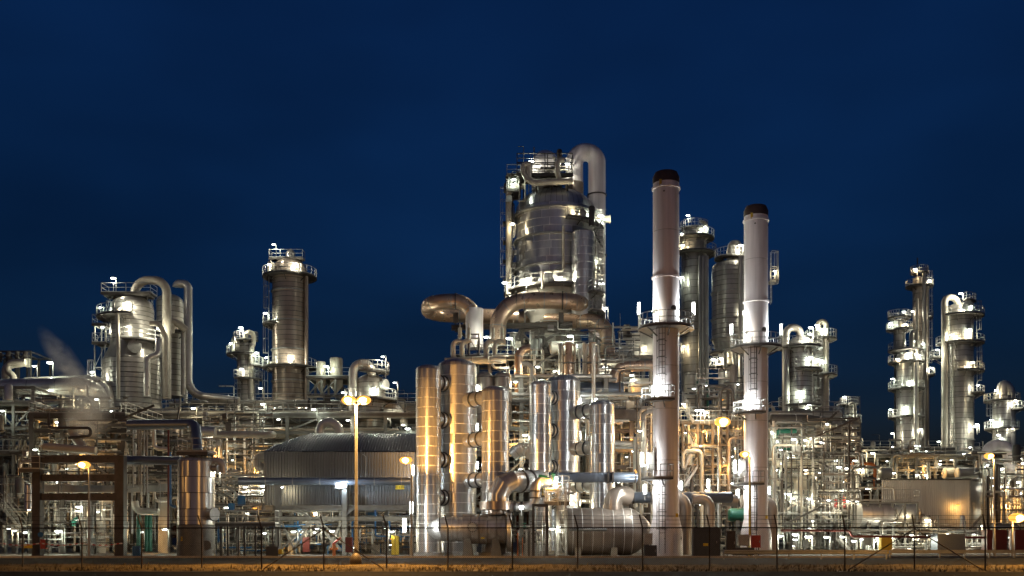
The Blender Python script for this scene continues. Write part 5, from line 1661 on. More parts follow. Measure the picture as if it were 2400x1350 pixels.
railing(MB(), [W(1805, 660, 100), W(1818, 660, 100), W(1818, 660, 102)], 1.0, .06, .6).build('railing', 'galv', ls, smooth=False)
MB().box(W(1811, 661, 101), (.8, 2.0, .1)).build('deck', 'dark', ls, smooth=False)
ladder_mesh(MB(), W(1807, 712, 100), W(1807, 590, 100), Vector((1, 0, 0)), .45, True).build('ladder', 'galv', ls, smooth=False)
lamp(ls, 1816, 635, 100, 300, .2, 1.0)
c9 = Col('stub_column', 'short slim column standing alone in the gap at right', 1990, 948, 1080, 26, 168, 'clad', course=14, dome=.3)
c9.platform(948, -180, 180, .8, r=.7); c9.platform(990, -150, 150, 1.1); c9.platform(1045, -150, 150, 1.3)
c9.ladder(-80, 948, 1045, .5)
c9.pipe([(1990, 950, 166), (2000, 942, 166), (2004, 955, 166), (2004, 1060, 166)], .25, 'cream', .5)
for px, py, wt in ((1979, 930, 400), (1990, 980, 1300), (1992, 1030, 900), (1962, 1015, 400), (2012, 1026, 400), (1979, 1044, 1000)):
    c9.lamp(px, py, -.4, watt=wt, size=.42, pole=1.4)

# right hand tower group
T1 = Col('needle_tower', 'tallest dark needle tower of the right hand group', 2155, 650, 1050, 30, 176, 'clad_warm', course=18, dome=.1)
T1.platform(640, -180, 180, .9, r=.6); T1.platform(672, -180, 180, 1.2); T1.platform(745, 40, 150, 1.1); T1.platform(880, 40, 150, 1.4)
T1.ladder(45, 640, 880, .4)
T1.pipe([(2166, 640, 173), (2168, 1050, 173)], .3, 'clad_dull'); T1.pipe([(2174, 660, 175), (2175, 1050, 175)], .25, 'clad_warm')
q = W(2150, 640, 175)
MB().bar(q, q + Vector((0, 0, 2.6)), .14).build('lightning_rod', 'rustframe', T1.o)
for px, py, wt in ((2145, 631, 800), (2178, 657, 500), (2139, 730, 300), (2183, 862, 700), (2145, 800, 700), (2147, 845, 700), (2155, 833, 400)):
    T1.lamp(px, py, -.3, watt=wt, size=.46, pole=1.3)
T2 = Col('dark_side_tower', 'dark narrow tower with lit top left of the needle tower', 2108, 748, 830, 26, 172, 'clad_dull', course=16, dome=.2)
T2.platform(745, -180, 180, .9, r=1.0); T2.platform(773, -150, 150, 1.2)
MB().lathe((T2.x, T2.Y, 0), [(T2.r * .9, 0), (T2.r * .9, T2.zb)], 24).build('lower_leg', 'dark', T2.o)
for px, py, wt in ((2087, 757, 700), (2118, 731, 500), (2122, 760, 400)):
    T2.lamp(px, py, -.3, watt=wt, size=.44, pole=1.2)
T3 = Col('banded_tower', 'bright silver tower with four railed landings below the needle tower', 2124, 825, 1122, 44, 168, 'clad', course=16, dome=.25)
for y in (822, 850, 912, 978, 1078):
    T3.platform(y, -180, 180, 1.3)
T3.pipe([(2146, 850, 165), (2146, 1080, 165)], .3, 'pipe'); T3.pipe([(2150, 700, 166), (2150, 1080, 166)], .22, 'cream')
T3.ladder(40, 822, 1078, .4)
T3.pipe([(2137, 830, 167), (2137, 778, 167), (2150, 778, 167), (2150, 830, 167)], .4, 'clad_dull', .5)
for px, py, wt in ((2130, 828, 1600), (2104, 842, 500), (2092, 888, 500), (2136, 894, 1300), (2120, 956, 1300), (2087, 960, 500), (2158, 1006, 700), (2091, 1016, 400), (2092, 1047, 400), (2084, 1060, 400), (2132, 1058, 1300), (2157, 1073, 900), (2163, 806, 300)):
    T3.lamp(px, py, -.4, watt=wt, size=.44, pole=1.3)
T4 = Col('broad_right_tower', 'broad steel tower with hooped pipe at the far right', 2250, 710, 1090, 60, 166, 'clad_dull', course=12, dome=.3, rings=(930, 1032))
for y, a0, a1 in ((742, -60, 160), (806, -120, 160), (872, -30, 150), (924, 30, 150)):
    T4.platform(y, a0, a1, 1.6)
T4.platform(708, 0, 180, 1.2, r=1.2)
T4.pipe([(2246, 715, 165), (2240, 697, 165), (2214, 697, 165), (2214, 1085, 164)], .5, 'cream', 1.2, n=16, name='hoop_pipe')
T4.ladder(60, 710, 806, .4); T4.ladder(55, 806, 924, .5); T4.ladder(-50, 806, 1080, .3)
T4.nozzle(5, 726, .7, .5)
pl4 = T4.platform(838, -110, -80, 2.6)
for px, py, wt in ((2252, 688, 1000), (2274, 719, 500), (2255, 726, 900), (2273, 772, 600), (2230, 785, 900), (2272, 783, 600), (2197, 820, 700), (2279, 850, 500), (2270, 860, 900), (2292, 903, 500), (2240, 790, 600), (2290, 995, 700), (2287, 1063, 600)):
    T4.lamp(px, py, -.4, watt=wt, size=.46, pole=1.3)
T5 = Col('hooded_tower', 'small tower with a bulging hood at the right edge', 2348, 925, 1110, 40, 160, 'clad', course=14, dome=.1)
T5.platform(940, -180, 180, 1.3); T5.platform(1005, -180, 180, 1.2); T5.platform(960, 40, 150, 1.8)
T5.pipe([(2345, 935, 160), (2352, 897, 160), (2366, 915, 160), (2368, 1080, 160)], .85, 'clad', 1.0, n=18, name='hood_pipe')
T5.ladder(-85, 940, 1005, .4)
for px, py, wt in ((2335, 915, 600), (2380, 940, 600), (2335, 990, 1200), (2372, 1000, 500), (2324, 985, 400), (2285, 1000, 400), (2347, 1028, 500)):
    T5.lamp(px, py, -.4, watt=wt, size=.4, pole=1.2)
pipe('white U bend pipe in the far right corner', [(2315, 1085, 126), (2313, 1043, 126), (2364, 1043, 126), (2366, 1105, 126), (2420, 1108, 126)], .72, 'white', [0, 1.36, 1.36, 1.4, 0], n=22, seg=9)

# ------------------------------------------------------------------ concrete deck structure right of the stacks
rs1 = frame('concrete_deck_structure', 'three storey pale concrete deck structure right of the shorter stack', 1812, 1960, 112, 10, (968, 1060, 1190), 3, 1, 'concrete', .95, decks=(968, 1060, 1188), rails=(968, 1060, 1188), braces=0, kind='bar', cat='structure')
rs2 = frame('steel_deck_extension', 'dark steel deck extension joining the concrete structure', 1935, 2012, 110, 9, (1058, 1100, 1190), 3, 1, 'dark', .32, decks=(1060, 1190), rails=(1060, 1190), braces=.8)
pipe('thick dark pipe along the top concrete deck', [(1808, 984, 108.5), (1890, 984, 108.5), (1925, 990, 108.5), (1925, 985, 112)], .58, 'dark', [0, 1.2, 1.2, 0], n=20, seg=6, joints=2.5)
pipe('fat cream pipe under the second concrete deck', [(1810, 1087, 108.5), (1885, 1087, 108.5), (1924, 1090, 108.5)], .42, 'cream', 1.0, n=18)
drum('lying_exchanger', 'steel lying exchanger on the top concrete deck with pale end', 1812, 1868, 1028, .78, 110, 'pipe', caps=.2, saddles=2, zfoot=GZ(1058, 110), endm='cream')
drum('lying_exchanger', 'pale lying exchanger at the right end of the top concrete deck', 1935, 1958, 1040, .62, 108.8, 'cream', caps=.2, saddles=1, zfoot=GZ(1060, 108.8), endm='cream')
drum('lying_exchanger', 'round ended exchanger in the middle of the top concrete deck', 1885, 1905, 1035, .75, 109.3, 'cream', caps=.2, saddles=1, zfoot=GZ(1058, 109.3), endm='cream')
pipe('green pipe bent down above the steel exchanger', [(1866, 1010, 108.4), (1818, 1011, 108.4), (1816, 1036, 108.4)], .26, 'green', .6)
pipe('green pipe bent down beside the pale exchanger', [(1926, 1019, 108.2), (1950, 1020, 108.2), (1952, 1030, 108.2)], .2, 'green', .4)
pipe('low green pipe along the second concrete deck railing', [(1812, 1052, 108.2), (1880, 1053, 108.2)], .16, 'green')
dh_ = thing('dish_end', 'large pale dished vessel end facing right on the middle deck', 'vessel', W(1905, 1143, 109))
cc = W(1900, 1143, 109)
MB().lathe(cc, [(1.55, -2.2), (1.55, 0), (1.5, .12), (1.2, .42), (.7, .62), (.02, .7)], 32, 'X').build('dish', 'cream', dh_)
MB().lathe(cc, [(1.52, -.12), (1.68, -.12), (1.68, .04), (1.52, .04)], 32, 'X').build('rim', 'galv', dh_)
MB().box(cc - Vector((1.2, 0, 1.75)), (.5, 1.6, .9)).build('saddle', 'frame', dh_, smooth=False)
risers(1800, 2015, 985, 1296, 105, 111, 46, 'thin upright pipe on the concrete deck structure', 'risers on the concrete decks', .04, .14, seed=201, mats=['galv', 'cream', 'frame', 'frame', 'pipe', 'rustframe', 'dark'], tg=tgD)
risers(1935, 2015, 1085, 1190, 113, 117, 12, 'orange painted upright pipe behind the dark deck extension', 'orange uprights', .1, .22, seed=203, mats=['orange', 'copper', 'rustframe'])  # orange glow of the decks is carried by these pipe colours
for i, py in enumerate((1000, 1078, 1115, 1150, 1205)):
    pipe_run(1800, 2015, py, 106, 118, 5, 'pipe run across the concrete deck structure', 'pipe runs on the concrete decks', .05, .22, seed=210 + i, drop=.4, mats=['galv', 'cream', 'pipe', 'frame', 'cream'], tg=tgD)
pipe('dark red pipe along the ground level at right', [(1830, 1243, 98), (1992, 1244, 98), (1995, 1257, 98), (2310, 1260, 98)], .11, 'dark_red', .4)
for px, m_ in ((1989, 'red'), (1978, 'red'), (1958, 'red')):
    p_ = W(px, 1183, 108)
    tag(MB().lathe((p_.x, 108, GZ(1190, 108)), [(.16, 0), (.18, .1), (.18, .9), (.08, 1.05), (.05, 1.2), (.02, 1.2)], 14).build('gas_cylinder', m_), 'red upright bottle on the dark deck extension railing, %s of three' % {1989: 'right one', 1978: 'middle one', 1958: 'left one'}[px], 'cylinder', 'red bottles on the deck')
LR = [(1818, 1035, 500, 107), (1887, 1032, 500, 107), (1902, 1027, 700, 107), (1925, 1036, 400, 107), (1927, 1013, 300, 107), (1819, 1102, 500, 106.5), (1888, 1102, 400, 106.5), (1846, 1158, 1500, 107), (1859, 1169, 700, 106), (1897, 1169, 500, 106), (1942, 1173, 450, 106), (1967, 1175, 500, 106), (1988, 1175, 500, 106), (2007, 1176, 500, 106), (1966, 1095, 400, 107), (1984, 1098, 400, 107), (2004, 1080, 350, 107), (2013, 1101, 350, 107), (1977, 1147, 400, 107),
      (1829, 1256, 900, 98), (1864, 1253, 1200, 98), (1895, 1258, 2400, 100), (1937, 1259, 1500, 98), (1975, 1258, 1500, 98), (2001, 1268, 500, 98), (1811, 1012, 350, 107), (1936, 1143, 300, 110), (1860, 1030, 900, 104)]
for px, py, wt, Yq in LR:
    lamp(rs1 if px < 1930 else rs2, px, py, Yq, wt * .36, .34 if wt < 1000 else .5, 1.3)
sr = thing('lower_stairway', 'lit steel stairway under the deck extension', 'stairs', W(1985, 1300, 100))
for s_ in (0, 1.0):
    MB().bar(W(1968, 1262, 100) + Vector((0, s_, 0)), W(2000, 1298, 100) + Vector((0, s_, 0)), .06, .2).build('stringer', 'galv', sr, smooth=False)
    railing(MB(), [W(1968, 1262, 100) + Vector((0, s_, 0)), W(2000, 1296, 100) + Vector((0, s_, 0))], .9, .05, .7, False).build('railing', 'galv', sr, smooth=False)
for k in range(8):
    p_ = W(1968, 1262, 100).lerp(W(2000, 1298, 100), (k + .5) / 8)
    MB().box((p_.x, 100.5, p_.z), (.25, .95, .04)).build('step', 'galv', sr, smooth=False)

# steel work between and behind the stacks
b1 = frame('stair_tower', 'rusty stair tower between the two white stacks', 1600, 1740, 104, 8, (990, 1040, 1090, 1140, 1200), 4, 1, 'rustframe', .24, decks=(990,), rails=(990, 1140), braces=.7)
for i, (xa_, ya_, xb_, yb_) in enumerate(((1600, 940, 1625, 990), (1604, 1100, 1632, 1040), (1604, 1140, 1634, 1095))):
    so = thing('stair_flight', ('upper', 'middle', 'lower')[i] + ' steel stair flight on the tower right of the taller stack', 'stairs', W(xb_, max(ya_, yb_), 103))
    for s_ in (0, .9):
        MB().bar(W(xa_, ya_, 103) + Vector((0, s_, 0)), W(xb_, yb_, 103) + Vector((0, s_, 0)), .07, .24).build('stringer', 'galv', so, smooth=False)
    railing(MB(), [W(xa_, ya_, 103), W(xb_, yb_, 103)], 1.0, .05, .9, False).build('railing', 'galv', so, smooth=False)
    for k in range(10):
        p_ = W(xa_, ya_, 103).lerp(W(xb_, yb_, 103), (k + .5) / 10)
        MB().box((p_.x, 103.45, p_.z), (.25, .85, .04)).build('step', 'galv', so, smooth=False)
risers(1600, 1745, 900, 1296, 100, 125, 44, 'upright pipe in the gap between the two white stacks', 'risers between the stacks', .05, .2, seed=301, mats=['galv', 'rustframe', 'pipe', 'cream', 'frame', 'clad_warm'], tg=tgS)
pipe('green pipe stub bent over between the stacks', [(1628, 896, 118), (1658, 896, 118), (1659, 960, 118)], .15, 'green', .4)
wt_ = Col('white_tank', 'pale upright tank behind the taller stack', 1618, 873, 970, 28, 118, 'cream', course=24, dome=.2, cat='tank')
for i, py in enumerate((1010, 1060, 1105, 1150)):
    pipe_run(1596, 1750, py, 105, 118, 5, 'pipe run in the gap between the two white stacks', 'pipe runs between the stacks', .06, .24, seed=310 + i, drop=.4, tg=tgS)
for px, py, wt, Yq in ((1654, 967, 900, 103), (1643, 962, 400, 103), (1602, 947, 400, 103), (1634, 962, 300, 103), (1605, 1015, 500, 108), (1688, 1070, 500, 110), (1710, 1265, 300, 86), (1658, 1150, 500, 96)):
    lamp(b1, px, py, Yq, wt * .6, .34, 1.3)
tube_lamp(b1, 1660, 1124, 1146, 98, 500, .13)
# brown box girder structure left of the taller stack
b2 = frame('brown_deck_structure', 'brown deck structure with heavy girder between grey trio and taller stack', 1440, 1520, 103, 8, (962, 1005, 1050, 1090), 2, 1, 'rustframe', .42, decks=(960,), rails=(958,), braces=.2)
MB().box((W(1472, 973, 102.5).x, 102.5, GZ(973, 102.5)), (3.2, .6, 1.05)).build('girder', 'rustframe', b2, smooth=False)
pipe('grey pipe crossing the brown deck structure', [(1436, 1040, 101), (1506, 1043, 101)], .34, 'clad_dull', n=16)
hp = thing('hopper', 'pale conical hopper under the brown deck structure', 'hopper', W(1480, 1300, 106))
cc = W(1475, 1100, 106)
MB().lathe((cc.x, 106, 0), [(1.7, GZ(1110, 106)), (1.7, GZ(1075, 106)), (.6, GZ(1050, 106))], 28).build('cone', 'cream', hp)
MB().lathe((cc.x, 106, 0), [(1.5, 0), (1.5, GZ(1110, 106))], 20).build('stand', 'concrete', hp)
bh = thing('block_house', 'pale concrete block house on the structure left of the taller stack', 'building', W(1505, 838, 124))
MB().box(W(1505, 815, 126), (3.6, 4, 2.5)).build('walls', 'concrete', bh, smooth=False)
MB().box(W(1505, 789, 126), (3.8, 4.2, .14)).build('roof', 'concrete', bh, smooth=False)
MB().box(W(1510, 816, 123.9), (.7, .06, .9)).build('door', 'cream', bh, smooth=False)
lamp(bh, 1511, 814, 123.4, 250, .28, 0)
bhf = frame('block_house_stand', 'steel stand under the pale block house', 1470, 1545, 124, 5, (840, 900, 960), 2, 1, 'frame', .4, decks=(839,), braces=.4)
MB().tube(W(1453, 800, 124), W(1453, 778, 124), .2, 10).tube(W(1453, 780, 124), W(1453, 776, 124), .28, 10).build('vent', 'rustframe', bhf)
member('mast', bhf, W(1474, 790, 124), W(1474, 769, 124), .08, 'dark')
ds = drum('manway_vessel', 'pale lying vessel end left of the taller stack', 1480, 1520, 912, 1.15, 108, 'cream', caps=.3, saddles=1, zfoot=GZ(960, 108), endm='cream')
risers(1240, 1530, 790, 1296, 98, 112, 60, 'upright pipe among the steelwork behind the grey trio', 'risers behind the grey trio', .06, .24, seed=330, mats=['cream', 'pipe', 'galv', 'frame', 'concrete', 'rustframe'], tg=tgC)
for i, py in enumerate((880, 925, 985, 1050, 1120, 1180)):
    pipe_run(1100, 1530, py, 99, 112, 5, 'pipe run behind the upright vessels in the centre', 'pipe runs behind the vessels', .08, .3, seed=340 + i, drop=.4, tg=tgC)
b3 = frame('central_structure', 'tall grey process structure behind the upright vessels', 1090, 1420, 100.5, 10, (880, 940, 1000, 1060, 1120, 1190), 5, 1, 'frame', .4, decks=(940, 1060), rails=(940, 1060), braces=.3)
for px, py, wt, Yq in ((1230, 1020, 700, 98), (1118, 905, 350, 98), (1395, 935, 500, 99), (1345, 700, 400, 112), (1208, 895, 400, 99), (1450, 1130, 700, 95), (1390, 1150, 700, 95), (1500, 1010, 500, 97), (1340, 1180, 600, 94), (1220, 1100, 400, 97), (1480, 880, 500, 107), (1260, 860, 500, 103), (1300, 870, 700, 106)):
    lamp(b3, px, py, Yq, wt * .6, .32, 1.2)
for px in (1178, 1135):
    Col('back_vessel', 'domed vessel half hidden behind the amber vessels, ' + ('right one' if px > 1150 else 'left one'), px, 872, 1000, 42, 99, 'clad_warm', course=26, dome=.3, cat='vessel')
mh = pipe('crumpled silver flexible duct behind the vessels', [(1200, 1068, 96), (1212, 1058, 96), (1232, 1050, 96), (1245, 1062, 95)], .62, 'clad', .6, n=20, joints=.5)

# ------------------------------------------------------------------ lower right: tanks, shed, racks
for (x0, x1, lab) in ((2012, 2085, 'nearer lying steel tank with ribbed round end at right'), (2090, 2138, 'rear lying steel tank with ribbed end touching the pale shed')):
    Yt = 104 if x0 < 2050 else 110
    t_ = drum('lying_tank', lab, x0, x1, 1206, 30 * Yt / F if x0 < 2050 else 29 * Yt / F, Yt, 'clad', course=1.1, caps=0, saddles=2, cat='tank')
    a_ = W(x1, 1206, Yt)
    rr = 30 * Yt / F if x0 < 2050 else 29 * Yt / F
    prof = [(rr * math.cos(t * math.pi / 12), rr * .55 * math.sin(t * math.pi / 12)) for t in range(6)] + [(0.03, rr * .55)]
    for k_ in range(22):
        MB().lathe(a_, prof, 1, 'X', a0=k_ * 360 / 22 + .6, a1=(k_ + 1) * 360 / 22 - .6).build('end_panel', 'clad', t_)
    MB().lathe(a_, [(max(.01, r_ - .04), z_ - .02) for r_, z_ in prof], 22, 'X').build('end_core', 'dark', t_)
tk = frame('tank_catwalk', 'railed catwalk over the lying tanks', 2005, 2150, 103, 6, (1176, 1240), 5, 1, 'frame', .18, rails=(1176,), braces=.3, kind='bar')
pipe('thin handrail pipe bent over the lying tanks', [(2012, 1143, 102), (2095, 1143, 102), (2097, 1172, 102)], .08, 'cream', .3)
def shed():
    Y0 = 112.0
    o = thing('pale_shed', 'pale corrugated shed with one orange wall lamp at right', 'building', W(2190, 1300, Y0))
    xa, xb = W(2066, 0, Y0).x, W(2272, 0, Y0).x
    z0, zt = GZ(1246, Y0), GZ(1125, Y0)
    n = 6
    wd = (xb - xa) / n
    sh = corrugated(MB(), (0, 0, 0), Vector((1, 0, 0)), Vector((0, 0, 1)), wd - .015, zt - z0, .22, .06).mesh('wall_sheet', 'corr_pale', smooth=False)
    for i in range(n):
        put('wall_sheet', sh, o, (xa + i * wd - o.location.x, Y0 - o.location.y, z0 - o.location.z))
    # side wall turned to the camera
    ex = Vector((W(2300, 0, Y0 + 7).x, Y0 + 7, 0)) - Vector((xb, Y0, 0))
    L = ex.length
    u = ex.normalized()
    nr = Vector((u.y, -u.x, 0))
    for i in range(3):
        p = Vector((xb, Y0, z0)) + u * (L / 3 * i)
        corrugated(MB(), p, u, Vector((0, 0, 1)), L / 3 - .015, zt - z0, .22, .06, nr).build('wall_sheet', 'corr', o, smooth=False)
    MB().add([(xa, Y0, zt), (xb, Y0, zt), (xb + ex.x, Y0 + 7, zt), (xa, Y0 + 7, zt)], [(0, 1, 2, 3)]).build('roof', 'corr_roof', o, smooth=False)
    MB().add([(xa, Y0 + .1, z0), (xb, Y0 + .1, z0), (xb + ex.x, Y0 + 7, z0), (xa, Y0 + 7, z0)], [(3, 2, 1, 0)]).build('floor', 'concrete', o, smooth=False)
    MB().bar((xa - .1, Y0 - .12, zt + .05), (xb + .1, Y0 - .12, zt + .05), .14, .14).build('eaves_trim', 'dark', o, smooth=False)
    MB().bar((xb + .05, Y0 - .06, z0), (xb + .05, Y0 - .06, zt), .1, .1).build('corner_trim', 'galv', o, smooth=False)
    for px in (2075, 2120, 2165, 2210, 2255):
        x = W(px, 0, Y0).x
        member('leg', o, (x, Y0 + .6, 0), (x, Y0 + .6, z0), .3, 'frame')
    lamp(o, 2245, 1183, Y0 - .8, 110, .4, 0, kind='sodium')
    return o
SH = shed()
rr1 = frame('right_pipe_rack', 'pipe rack with lamps behind the pale shed', 2010, 2420, 140, 10, (1068, 1100, 1140), 9, 1, 'frame', .3, decks=(1068,), rails=(1068,), braces=.3)
rr2 = frame('right_rear_structure', 'tall rear structure between the right hand towers', 2020, 2240, 158, 8, (1052, 1090, 1130), 6, 1, 'frame', .34, rails=(1052,), decks=(1052,), braces=.5)
rr3 = frame('corner_structure', 'crowded lit structure in the lower right corner', 2300, 2430, 122, 10, (1110, 1155, 1195, 1240), 4, 1, 'frame', .26, decks=(1155, 1240), rails=(1110, 1155, 1195), braces=.4)
for i, py in enumerate((1075, 1098, 1138)):
    pipe_run(2012, 2420, py, 140.4, 149, 6, 'pipe on the rack behind the pale shed', 'pipes behind the shed', .08, .34, seed=400 + i, drop=.3, tg=tgR)
for i, py in enumerate((1060, 1120, 1165, 1210)):
    pipe_run(2300, 2420, py, 122.4, 131, 4, 'pipe in the lower right corner structure', 'pipes of the corner structure', .06, .28, seed=410 + i, drop=.4, tg=tgE)
risers(2010, 2290, 1050, 1125, 136, 156, 30, 'upright pipe above the roof of the pale shed', 'risers above the shed', .05, .22, seed=420, mats=['galv', 'cream', 'frame', 'pipe', 'rustframe'], tg=tgR)
risers(2295, 2400, 1080, 1296, 114, 121, 24, 'upright pipe in the lower right corner', 'risers in the right corner', .05, .18, seed=421, mats=['galv', 'cream', 'frame', 'pipe', 'rustframe'], tg=tgE)
risers(2010, 2290, 1243, 1297, 100, 112, 60, 'thin pipe or post at ground level under tanks and shed', 'ground pipes at right', .03, .1, seed=422, mats=['galv', 'cream', 'dark', 'frame', 'galv'], tg=tgE)
for i, py in enumerate((1262, 1280)):
    pipe_run(1990, 2320, py, 104, 112, 4, 'low pipe run under the tanks and the pale shed', 'low pipe runs at right', .05, .16, seed=430 + i, drop=.2, tg=tgE)
for px in (2015, 2080, 2230, 2260, 2280):
    drum('rack_exchanger', {2015: 'small lying exchanger at the left end of the right rack', 2080: 'small lying exchanger between tank catwalk and silver tower', 2230: 'first round ended exchanger above the shed roof from the left', 2260: 'middle round ended exchanger above the shed roof', 2280: 'last round ended exchanger above the right end of the shed roof'}[px], px - 16, px + 6, 1110, .8, 136 + px % 4, 'cream', caps=.25, saddles=1, zfoot=GZ(1140, 138), endm='cream')
LR2 = [(2045, 1062, 900, 138), (2021, 1097, 500, 138), (2068, 1105, 400, 137), (2095, 1109, 400, 137), (2200, 1035, 500, 150), (2150, 1113, 500, 137), (2170, 1114, 400, 137), (2230, 1078, 500, 137), (2290, 1118, 500, 130), (2305, 1119, 400, 130), (2325, 1120, 400, 121), (2340, 1020, 500, 150), (2385, 1130, 900, 121), (2356, 1136, 900, 121), (2330, 1139, 500, 121), (2347, 1100, 400, 121), (2315, 1194, 400, 120), (2325, 1194, 400, 120), (2390, 1075, 500, 121), (2392, 1156, 400, 121), (2033, 1146, 700, 108), (2174, 1219, 1100, 106), (2300, 1233, 300, 118)]
for px, py, wt, Yq in LR2:
    lamp(rr1 if px < 2300 else rr3, px, py, Yq, wt * .6, .34 if wt < 800 else .46, 1.2)
LG = [(2020, 1264, 500), (2034, 1267, 350), (2058, 1261, 700), (2071, 1257, 400), (2090, 1261, 500), (2136, 1254, 900), (2170, 1255, 400), (2200, 1256, 400), (2220, 1251, 500), (2236, 1264, 400), (2283, 1251, 700), (2312, 1264, 600), (2368, 1260, 500), (2388, 1262, 900), (2050, 1270, 350), (2250, 1262, 400)]
for px, py, wt in LG:
    lamp(tk, px, py, 101.5, wt * .5, .26 if wt < 600 else .34, .9)
tag(MB().box((W(2075, 1277, 96).x, 96, GZ(1280, 96)), (1.0, .7, 1.6)).build('yellow_cabinet', 'yellow', smooth=False), 'yellow cabinet behind the guard rail end', 'cabinet')
tag(MB().box((W(2222, 1285, 96).x, 96, .95), (2.6, 1.5, 1.9)).build('blue_grey_container', 'navy', smooth=False), 'blue grey container below the pale shed', 'container')
for px in (2330, 2395):
    tag(MB().box((W(px, 1285, 98).x, 98, 1.25), (1.9, 1.2, 2.1)).build('red_container', 'dark_red', smooth=False), 'dark red container in the lower right corner, ' + ('left of the lamp pole' if px < 2350 else 'at the picture edge'), 'container')
# street level boxes near the stacks
for i, (px, py, w_, h_, m_, lab) in enumerate(((1518, 1263, .7, .9, 'cabinet_pale', 'pale grey junction box left of the taller stack foot'), (1524, 1292, 1.0, .9, 'cabinet', 'dark cabinet low at the taller stack foot'), (1655, 1272, 2.2, 2.3, 'cabinet', 'dark grey transformer cabinet between the stacks'), (1712, 1272, .7, 1.9, 'rustframe', 'brown locker beside the transformer cabinet'), (1742, 1266, .9, .9, 'cabinet_pale', 'pale junction box left of the shorter stack'), (1770, 1269, .75, 1.0, 'red', 'bright red fire cabinet at the shorter stack foot'), (1743, 1292, 1.6, .6, 'cabinet', 'low dark box before the shorter stack'))):
    p_ = W(px, py, 83)
    o = thing('cabinet', lab, 'cabinet', (p_.x, 83, 0))
    MB().box((p_.x, 83, max(p_.z, h_ / 2 + .05)), (w_, .6, h_)).build('housing', m_, o, smooth=False)
    zc = max(p_.z, h_ / 2 + .05)
    MB().box((p_.x + w_ * .02, 82.68, zc), (w_ * .86, .03, h_ * .88)).build('door', m_, o, smooth=False)
    MB().box((p_.x + w_ * .36, 82.65, zc), (.05, .04, .2)).build('handle', 'galv', o, smooth=False)
    if zc - h_ / 2 > .12:
        for s_ in (-1, 1):
            MB().box((p_.x + s_ * w_ * .35, 83, (zc - h_ / 2) / 2), (.08, .08, zc - h_ / 2)).build('leg', 'dark', o, smooth=False)
    if i == 2:
        MB().box((p_.x - .1, 82.65, zc - .2), (.4, .02, .22)).build('plate', 'signy', o, smooth=False)
dt = drum('green_motor', 'dark green motor housing beside the shorter stack foot', 1712, 1742, 1207, .62, 96, 'green', caps=.4, saddles=1, course=3, endm='green', cat='motor')

clutter(tgD, 1805, 2015, 975, 1290, 106, 122, 330, 511)
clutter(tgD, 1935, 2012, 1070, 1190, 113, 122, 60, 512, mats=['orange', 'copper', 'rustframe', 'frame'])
clutter(tgC, 1150, 1500, 765, 900, 108, 118, 200, 523, rmax=.1)
tgX = Tangle()
clutter(tgX, 1200, 1330, 390, 438, 116.2, 120, 70, 531, rmax=.1, mats=['dark', 'galv', 'rustframe', 'cream', 'frame'])
clutter(tgX, 1186, 1205, 430, 680, 117.5, 120, 40, 532, rmax=.07, mats=['galv', 'dark', 'frame'])
clutter(tgX, 1385, 1412, 510, 745, 114.5, 118.5, 60, 533, rmax=.08, mats=['galv', 'dark', 'frame', 'cream'])
tgX.finish(MC.o)
clutter(tgD, 1805, 2015, 975, 1290, 104, 110, 160, 524, rmax=.07, mats=['dark', 'rustframe', 'frame', 'galv'])
clutter(tgS, 1590, 1750, 880, 1290, 106, 130, 260, 513, mats=['rustframe', 'frame', 'galv', 'clad_warm', 'cream'])
clutter(tgC, 1090, 1530, 830, 1290, 100, 116, 360, 514, mats=['rustframe', 'frame', 'galv', 'clad_warm', 'cream', 'pipe'])
clutter(tgR, 2010, 2410, 1050, 1150, 136, 158, 300, 515)
clutter(tgE, 2295, 2410, 1060, 1290, 114, 132, 170, 516)
clutter(tgE, 2000, 2300, 1240, 1292, 100, 114, 150, 517, rmax=.1)
tgD.finish(rs1); tgS.finish(b1); tgC.finish(b3); tgR.finish(rr1); tgE.finish(rr3)

sparkle(rs1, 1810, 1960, 980, 1280, 104, 112, 24, 611)
sparkle(rs2, 1940, 2010, 1070, 1180, 107, 116, 10, 612)
sparkle(b1, 1600, 1745, 900, 1200, 102, 112, 20, 613)
sparkle(b3, 1100, 1520, 840, 1180, 98.5, 108, 26, 614)
sparkle(rr1, 2015, 2400, 1045, 1120, 137, 146, 26, 615)
sparkle(rr3, 2300, 2400, 1080, 1250, 116, 124, 16, 616)

# sodium lamps added inside the structures to raise the orange glow
for root_, px, py, Yq, wt in ((rk, 345, 1252, 101, 260), (rk, 600, 1098, 109, 420), (rk, 500, 1060, 109.5, 260), (b1, 1648, 1012, 102.5, 420), (b1, 1700, 1090, 103, 260), (rs2, 1962, 1118, 111.5, 420), (b2, 1480, 1030, 101.5, 320), (b2, 1500, 985, 101, 200), (b3, 1205, 1040, 99, 260), (b3, 1170, 880, 104, 420), (rr1, 2170, 1092, 138, 500), (rr3, 2360, 1180, 118, 300), (lf, 190, 1066, 96, 200)):
    lamp(root_, px, py, Yq, wt, .3, 1.0, kind='sodium')

